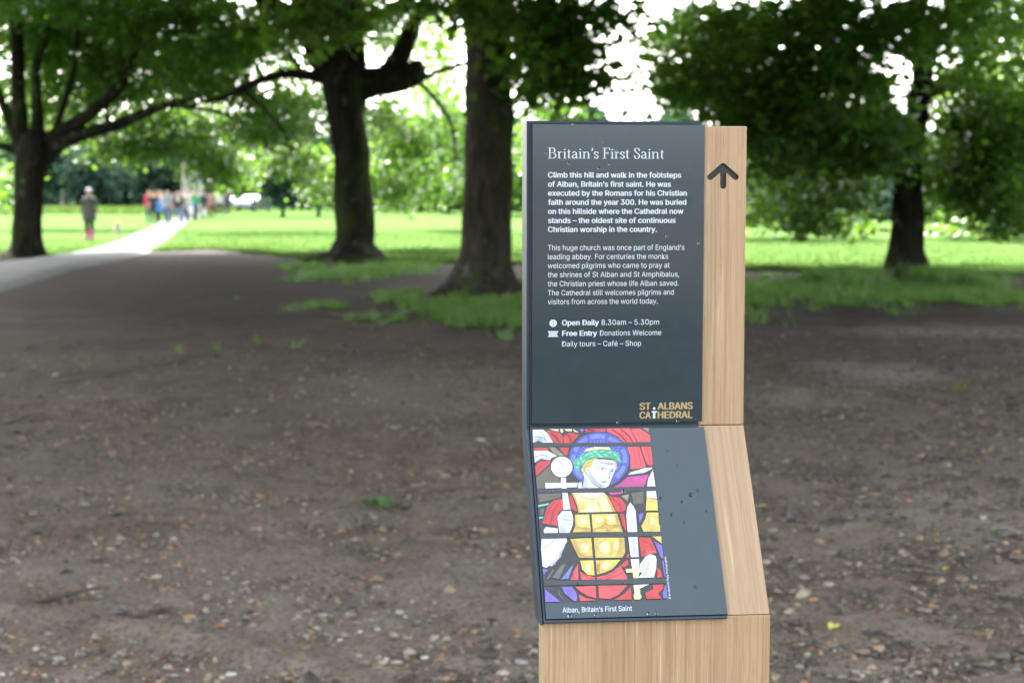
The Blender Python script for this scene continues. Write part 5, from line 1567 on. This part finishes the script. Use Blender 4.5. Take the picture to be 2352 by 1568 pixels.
A(Z3, YEL2, *circ(850, 1335, 52, 50, 16)); A(Z3, YEL2, *circ(1040, 1325, 48, 44, 16)); A(Z3, YEL2, *circ(1200, 1320, 42, 42, 16)); A(Z3, YEL_, (740, 1450), (860, 1450), (880, 1476), (730, 1476)); A(Z3, YEL_, (1000, 1455), (1120, 1440), (1130, 1478), (1000, 1478)); A(Z3, YEL_, (1200, 1440), (1290, 1425), (1310, 1476), (1190, 1476))
SHD = srgb(186, 198, 206)
for (x, y, r0) in [(845, 720, 16), (862, 660, 18), (890, 620, 18), (925, 600, 16), (960, 585, 14), (850, 760, 12), (905, 650, 14), (985, 575, 10), (1250, 620, 12), (1258, 655, 10)]: A(Z3, OCH, *circ(x, y, r0, r0 * .8, 10)); A(Z3, YEL2, *circ(x - 3, y - 3, r0 * .55, r0 * .4, 8))
A(Z3, PALY, *circ(908, 735, 22, 34, 14)); line(Z3, GRYC, 5, *circ(908, 735, 22, 34, 14))
A(Z3, PALY, (1120, 700), (1160, 760), (1150, 820), (1090, 800), (1060, 740)); A(Z3, PALY, (1000, 830), (1080, 900), (1120, 915), (1060, 880)); A(Z3, srgb(60, 70, 90), *circ(1090, 690, 13, 8, 10)); A(Z3, srgb(60, 70, 90), *circ(1207, 717, 12, 7, 10)); A(Z3, srgb(225, 180, 175), (1075, 838), (1110, 834), (1152, 850), (1125, 862), (1095, 856))
A(Z3, OCH, (700, 995), (725, 995), (790, 1150), (800, 1230), (780, 1232), (768, 1150)); A(Z3, OCH, (1130, 1035), (1160, 1042), (1248, 1222), (1215, 1224)); A(Z3, YEL_, (1010, 1100), (1060, 1120), (1085, 1225), (1050, 1225)); A(Z3, YEL_, (800, 1090), (900, 1110), (880, 1190), (815, 1220))
A(Z3, YEL2, (440, 195), (470, 195), (468, 212)); line(Z3, STN, 5, (230, 300), (280, 285), (340, 300), (400, 340)); line(Z3, STN, 5, (240, 540), (330, 515), (430, 540)); line(Z3, STN, 4, (300, 220), (350, 260), (380, 330))
A(Z3, SHD, (900, 705), (935, 700), (960, 780), (1040, 870), (1090, 915), (1060, 925), (1000, 885), (930, 825)); A(Z3, SHD, (1176, 720), (1192, 722), (1190, 800), (1172, 808)); A(Z3, SHD, (1040, 600), (1200, 610), (1240, 640), (1080, 625))
A(Z3, SHD, (845, 925), (870, 800), (900, 850), (905, 930)); A(Z3, SHD, (230, 330), (300, 300), (400, 345), (300, 338)); A(Z3, SHD, (240, 590), (330, 550), (420, 545), (420, 565), (330, 560)); A(Z3, SHD, (545, 1400), (600, 1380), (640, 1480), (560, 1485)); A(Z3, SHD, (1470, 1140), (1495, 1215), (1512, 1470), (1480, 1470))
for P in ([(360, 1350), (420, 1180), (500, 1090)], [(430, 1380), (470, 1220), (540, 1110)], [(1200, 1050), (1300, 1130), (1320, 1210)], [(440, 240), (520, 300), (560, 360)], [(640, 250), (690, 300), (700, 350)], [(1210, 200), (1330, 280), (1390, 360)], [(1320, 195), (1430, 290), (1470, 360)], [(905, 200), (1000, 215)]): line(Z3, srgb(150, 22, 34), 11, *P)
line(Z3, OLI, 7, (740, 1385), (800, 1425), (930, 1435)); line(Z3, OLI, 7, (965, 1435), (1060, 1420), (1120, 1370), (1120, 1300)); line(Z3, OLI, 7, (1120, 1370), (1180, 1400), (1310, 1385)); line(Z3, OLI, 5, (1130, 1400), (1160, 1480))
A(Z3, RED_, (1300, 1255), (1355, 1255), (1380, 1400), (1375, 1480), (1340, 1400)); A(Z3, PAL, (1435, 1110), (1500, 1210), (1520, 1480), (1400, 1482), (1385, 1280), (1395, 1180)); A(Z3, PUR, (1538, 1265), (1600, 1245), (1585, 1310), (1548, 1370))
A(Z3, PAL, (1640, 975), (1755, 972), (1765, 1070), (1640, 1050)); A(Z3, YEL_, (1640, 1052), (1768, 1080), (1780, 1215), (1628, 1215)); A(Z3, YEL_, (1640, 1240), (1785, 1240), (1790, 1380), (1806, 1410), (1808, 1478), (1600, 1478), (1570, 1410), (1620, 1320)); A(Z3, YEL2, (1680, 1300), (1730, 1300), (1730, 1380), (1680, 1390))
A(Z4, BAR, (322, 128), (1940, 108), (1945, 165), (330, 190))
A(Z4, PAL, (340, 198), (680, 193), (685, 230), (640, 330), (560, 480), (400, 590), (350, 570), (333, 330)); line(Z4, GRYC, 7, (345, 325), (440, 285), (520, 200)); line(Z4, GRYC, 5, (530, 520), (620, 390), (670, 250))
A(Z4, YEL_, (725, 200), (1010, 188), (1032, 455), (845, 455), (790, 350)); A(Z4, YEL_, (1045, 185), (1455, 183), (1465, 380), (1430, 450), (1065, 455)); A(Z4, YEL_, (860, 490), (1040, 487), (1052, 690), (960, 685), (885, 610)); A(Z4, YEL_, (1070, 487), (1400, 482), (1300, 600), (1200, 650), (1085, 678))
A(Z4, OCH, (727, 202), (800, 198), (850, 380), (940, 440), (1030, 425), (1032, 453), (845, 453), (790, 350)); A(Z4, OCH, (1380, 187), (1453, 185), (1463, 380), (1430, 448), (1330, 448), (1390, 330)); A(Z4, OCH, (1047, 190), (1120, 188), (1066, 330)); A(Z4, YEL2, *circ(920, 320, 60, 70, 16)); A(Z4, YEL2, *circ(1190, 320, 66, 84, 18)); A(Z4, YEL2, *circ(1345, 290, 32, 70, 14)); A(Z4, YEL2, *circ(965, 590, 42, 56, 14)); A(Z4, YEL2, *circ(1200, 560, 48, 46, 14)); A(Z4, OCH, *circ(1270, 404, 16, 18, 10)); A(Z4, OLI, (1085, 530), (1130, 540), (1115, 660), (1090, 665))
line(Z4, OLI, 9, (1065, 370), (1110, 260), (1220, 195)); line(Z4, OLI, 8, (1260, 200), (1290, 300), (1290, 400)); line(Z4, OLI, 8, (850, 400), (930, 445), (1030, 420))
A(Z4, PAL, (1508, 178), (1632, 176), (1648, 445), (1540, 447)); A(Z4, PAL, (1540, 475), (1652, 472), (1658, 610), (1560, 612)); line(Z4, GRYC, 5, (1580, 180), (1592, 445))
A(Z4, RED_, (1650, 180), (1800, 185), (1860, 300), (1890, 390), (1760, 420), (1720, 445), (1680, 440)); A(Z4, RED2, (1740, 330), (1850, 340), (1880, 385), (1760, 410)); A(Z4, YEL_, (1830, 172), (1950, 168), (1955, 265)); A(Z4, PUR, (1850, 225), (1958, 290), (1978, 460), (1950, 465), (1900, 350))
A(Z4, RED_, (1890, 580), (1940, 620), (1965, 720), (1895, 725)); A(Z4, PAL, (1665, 540), (1740, 440), (1800, 405), (1870, 430), (1888, 480), (1880, 600), (1850, 720), (1640, 725), (1700, 650), (1660, 640))
for x in (1700, 1760, 1810): line(Z4, GRYC, 5, (x, 720), (x + 40, 650))
A(Z4, YEL2, (1468, 605), (1750, 598), (1755, 650), (1480, 655)); A(Z4, YEL2, (1565, 655), (1655, 650), (1640, 730), (1575, 730))
A(Z4, RED2, (830, 540), (835, 750), (725, 752), (770, 640)); A(Z4, RED2, (855, 640), (960, 695), (1055, 715), (1055, 748), (870, 750)); A(Z4, RED2, (1085, 715), (1200, 690), (1300, 640), (1400, 560), (1490, 720), (1480, 745), (1085, 745)); A(Z4, RED_, (1390, 560), (1500, 480), (1510, 550), (1450, 590)); A(Z4, RED_, (1470, 450), (1510, 400), (1515, 450))
A(Z4, PUR, (1960, 500), (1980, 495), (2005, 718), (1990, 715)); A(Z4, GRYC, (480, 720), (600, 560), (670, 530), (570, 740)); A(Z4, GRYC, (400, 740), (490, 610), (505, 620), (430, 745)); A(Z4, PUR, (355, 595), (425, 620), (365, 690)); A(Z4, BLU2, (770, 535), (700, 740), (600, 745))
for P in ([(880, 660), (960, 720), (1040, 735)], [(1120, 735), (1260, 690), (1390, 600)], [(1200, 740), (1340, 700), (1440, 650)], [(760, 640), (770, 740)], [(1700, 230), (1790, 260), (1840, 340)], [(1690, 400), (1740, 350), (1860, 350)]): line(Z4, srgb(160, 30, 42), 12, *P)
A(Z4, SHD, (420, 560), (560, 440), (640, 300), (600, 440), (480, 570)); A(Z4, SHD, (1700, 700), (1760, 560), (1800, 440), (1780, 600), (1740, 715))
A(Z4, BAR, (370, 765), (2005, 732), (2012, 800), (375, 830))
A(Z4, PUR, (380, 880), (590, 1045), (386, 1050)); A(Z4, PUR, (605, 845), (740, 840), (800, 920), (818, 1000), (800, 1040), (760, 1030), (650, 940)); A(Z4, GRYC, (570, 850), (575, 940), (650, 1030), (640, 1035), (560, 950)); A(Z4, RED2, (790, 845), (1065, 830), (1072, 1000), (950, 970), (860, 910))
A(Z4, RED2, (1100, 828), (1490, 825), (1380, 950), (1250, 1010), (1110, 1000)); A(Z4, RED2, (835, 950), (930, 995), (1075, 1025), (860, 1040)); A(Z4, RED_, (1540, 845), (1550, 1020), (1310, 1025), (1450, 940)); A(Z4, YEL2, (1570, 820), (1620, 850), (1665, 890), (1665, 940), (1685, 980), (1665, 1015), (1590, 1018), (1575, 970), (1590, 930))
A(Z4, PAL, (1585, 820), (1785, 812), (1640, 880), (1610, 870)); A(Z4, RED_, (1830, 820), (1975, 810), (1975, 870), (1860, 980)); A(Z4, RED_, (1730, 930), (1850, 870), (1955, 1005), (1750, 1012)); A(Z4, PUR, (2010, 805), (2035, 1003), (1975, 1005), (1965, 930))


def picture():
    V, F, MI = [], [], []; cols = []
    for k, (z, c, P) in enumerate(art):
        if c not in cols: cols.append(c)
        b0 = len(V); h = .00515 + .0000035 * k
        V += [LP(X, Y, h) for X, Y in P]; F.append(list(range(b0, b0 + len(P)))); MI.append(cols.index(c))
    me = mesh('printed_picture', V, F)
    o = link('printed_picture', me, [pm(c) for c in cols], pl)
    me.polygons.foreach_set('material_index', MI)


picture()


def put_lower(s, p0, p1, cap, bold, name, hgt=.0052):
    co, f, lay = text_mesh(s, bold); x0, x1 = co[:, 0].min(), co[:, 0].max()
    a, b = np.array(p0, float), np.array(p1, float); d = b - a; L = np.linalg.norm(d); d /= L; up = np.array([d[1], -d[0]])
    V = []
    for x, y in co:
        q = a + d * (x - x0) / (x1 - x0) * L + up * y * cap
        V.append(LP(q[0], q[1], hgt))
    link(name, mesh(name, V, f), INK, pl)


put_lower('Alban, Britain\u2019s First Saint', Z4((620, 1190)), Z4((1556, 1163)), 20, 0, 'caption_lettering')
put_lower('\u00a9 Knebworth Park Photographic', Z4((2078, 1004)), Z4((2018, 432)), 8.5, 0, 'credit_lettering')

# rain drops standing on both panels
dv = [(0, 0, .42)]
for (rr, zz) in ((.45, .36), (.8, .18), (1, 0)):
    dv += [(math.cos(a) * rr, math.sin(a) * rr, zz) for a in [2 * math.pi * k / 10 for k in range(10)]]
dv.append((0, 0, -.02))
df = [(0, 1 + k, 1 + (k + 1) % 10) for k in range(10)]
for L_ in (0, 1): df += [(1 + L_ * 10 + k, 11 + L_ * 10 + k, 11 + L_ * 10 + (k + 1) % 10, 1 + L_ * 10 + (k + 1) % 10) for k in range(10)]
df += [(31, 21 + (k + 1) % 10, 21 + k) for k in range(10)]
DROP = mesh('rain_drop', dv, df, True); DROP.materials.append(WATER)
SM = Matrix.Translation(Vector(sign.location)) @ Matrix.Rotation(TH, 4, 'Z')


def drop(loc, tilt, r, sx, label, group):
    o = bpy.data.objects.new('rain_drop', DROP); COL.objects.link(o)
    M = SM @ Matrix.Translation(Vector(loc)) @ Matrix.Rotation(math.radians(90) - tilt, 4, 'X') @ Matrix.Diagonal((r * sx * .78, r * .92, r * .6, 1))
    o.matrix_world = M; o.location, o.rotation_euler, o.scale = M.to_translation(), M.to_euler(), M.to_scale()
    tag(o, label, 'rain drop', group)


YU = -.00455
UM = [(75, 110, 'the B of the title'), (180, 110, 'the word end of the title'), (310, 110, 'the F of the title'), (460, 110, 'the last title word'), (110, 205, 'the bold word Climb'), (270, 205, 'the word walk'), (520, 205, 'the bold word footsteps'), (430, 420, 'the words in the country'),
      (640, 480, 'the panel right edge, beside England'), (300, 430, 'the word worship'), (160, 20, 'the upper rim, far left')]
LM = [(2372, 1800, 'the blue halo'), (2245, 1872, 'the white disc on the staff'), (2470, 1900, 'the painted face'), (2500, 1960, 'the second glazing bar'), (2250, 2260, 'the white sleeve'), (2310, 2340, 'the lowest glazing bar'), (2500, 2340, 'the sword hilt'), (2400, 2450, 'the caption'),
      (2660, 1820, 'the top of the plain grey area'), (2740, 1985, 'the middle of the grey area'), (2680, 2080, 'the plain grey area'), (2776, 2350, 'the credit line'), (2600, 2470, 'the bottom rim'), (2270, 2490, 'the bottom rim at left')]
ZA = lambda x, y: (x / 2.45 - 65, y / 2.45 - 38)
for (x, y, w) in [(840, 262, 24), (967, 335, 32), (287, 368, 32), (452, 430, 34), (510, 465, 34), (906, 475, 34), (801, 513, 32), (1386, 548, 34), (1471, 1172, 34), (1786, 1242, 32), (945, 260, 10), (968, 502, 10), (810, 218, 16), (742, 1182, 14), (545, 88, 26)]:
    a, b = ZA(x, y); drop(U(a, b), 0, w / 2.45 * .5 * PXU, 1, unique(('tiny' if w < 20 else 'round') + ' rain drop ' + where(a, b, UM)), 'rain drops on the upper panel')
for (X, Y, w) in [(2471, 1685, 17), (2713, 1683, 17), (2612, 1212, 12)]:
    drop(U(X - 2126, Y - 499), 0, w * .5 * PXU, 1.1, unique('clear rain drop ' + where(X, Y, [(2471, 1690, 'the lower edge left of the cathedral name'), (2713, 1690, 'the cathedral name'), (2612, 1200, 'the word today')])), 'rain drops low on the upper panel')
for (z, x, y, w) in [(Z3, 1900, 470, 40), (Z3, 2020, 652, 34), (Z3, 1812, 1062, 46), (Z3, 2082, 1105, 40), (Z3, 2172, 1020, 46), (Z3, 1950, 1268, 50), (Z3, 2108, 1360, 34), (Z3, 1805, 1260, 26), (Z3, 450, 965, 32), (Z3, 1350, 975, 60), (Z3, 1330, 640, 26), (Z3, 742, 825, 16), 
                     (Z4, 540, 535, 52), (Z4, 825, 797, 72), (Z4, 722, 795, 36), (Z4, 1428, 790, 62), (Z4, 1320, 535, 28), (Z4, 765, 580, 24), (Z4, 950, 1060, 36), (Z4, 712, 1238, 76), (Z4, 1065, 1226, 60), (Z4, 1780, 1208, 60), (Z4, 1880, 1205, 50),
                     (lambda p: (2060 + p[0] / 1.451, 1650 + p[1] / 1.451), 1040, 1018, 26), (lambda p: (2060 + p[0] / 1.451, 1650 + p[1] / 1.451), 1105, 577, 24), (lambda p: (2060 + p[0] / 1.451, 1650 + p[1] / 1.451), 1055, 460, 24), (lambda p: (2060 + p[0] / 1.451, 1650 + p[1] / 1.451), 1013, 485, 30),
                     (lambda p: (2060 + p[0] / 1.451, 1650 + p[1] / 1.451), 962, 525, 20), (lambda p: (2060 + p[0] / 1.451, 1650 + p[1] / 1.451), 975, 643, 16), (lambda p: (2060 + p[0] / 1.451, 1650 + p[1] / 1.451), 838, 505, 20)]:
    X, Y = z((x, y)); sc = 3.136 if z is Z3 else (3.36 if z is Z4 else 1.451)
    q = HB @ np.array([X, Y, 1]); onpic = X < 2592 + (Y - 1719) * .11
    drop(LP(X, Y, .0058 if onpic else .0050), SLA, w / sc * .5 * PXU * 1.0, .9, unique('clear rain drop ' + where(X, Y, LM)), 'rain drops on the picture' if onpic else 'rain drops on the lower panel')
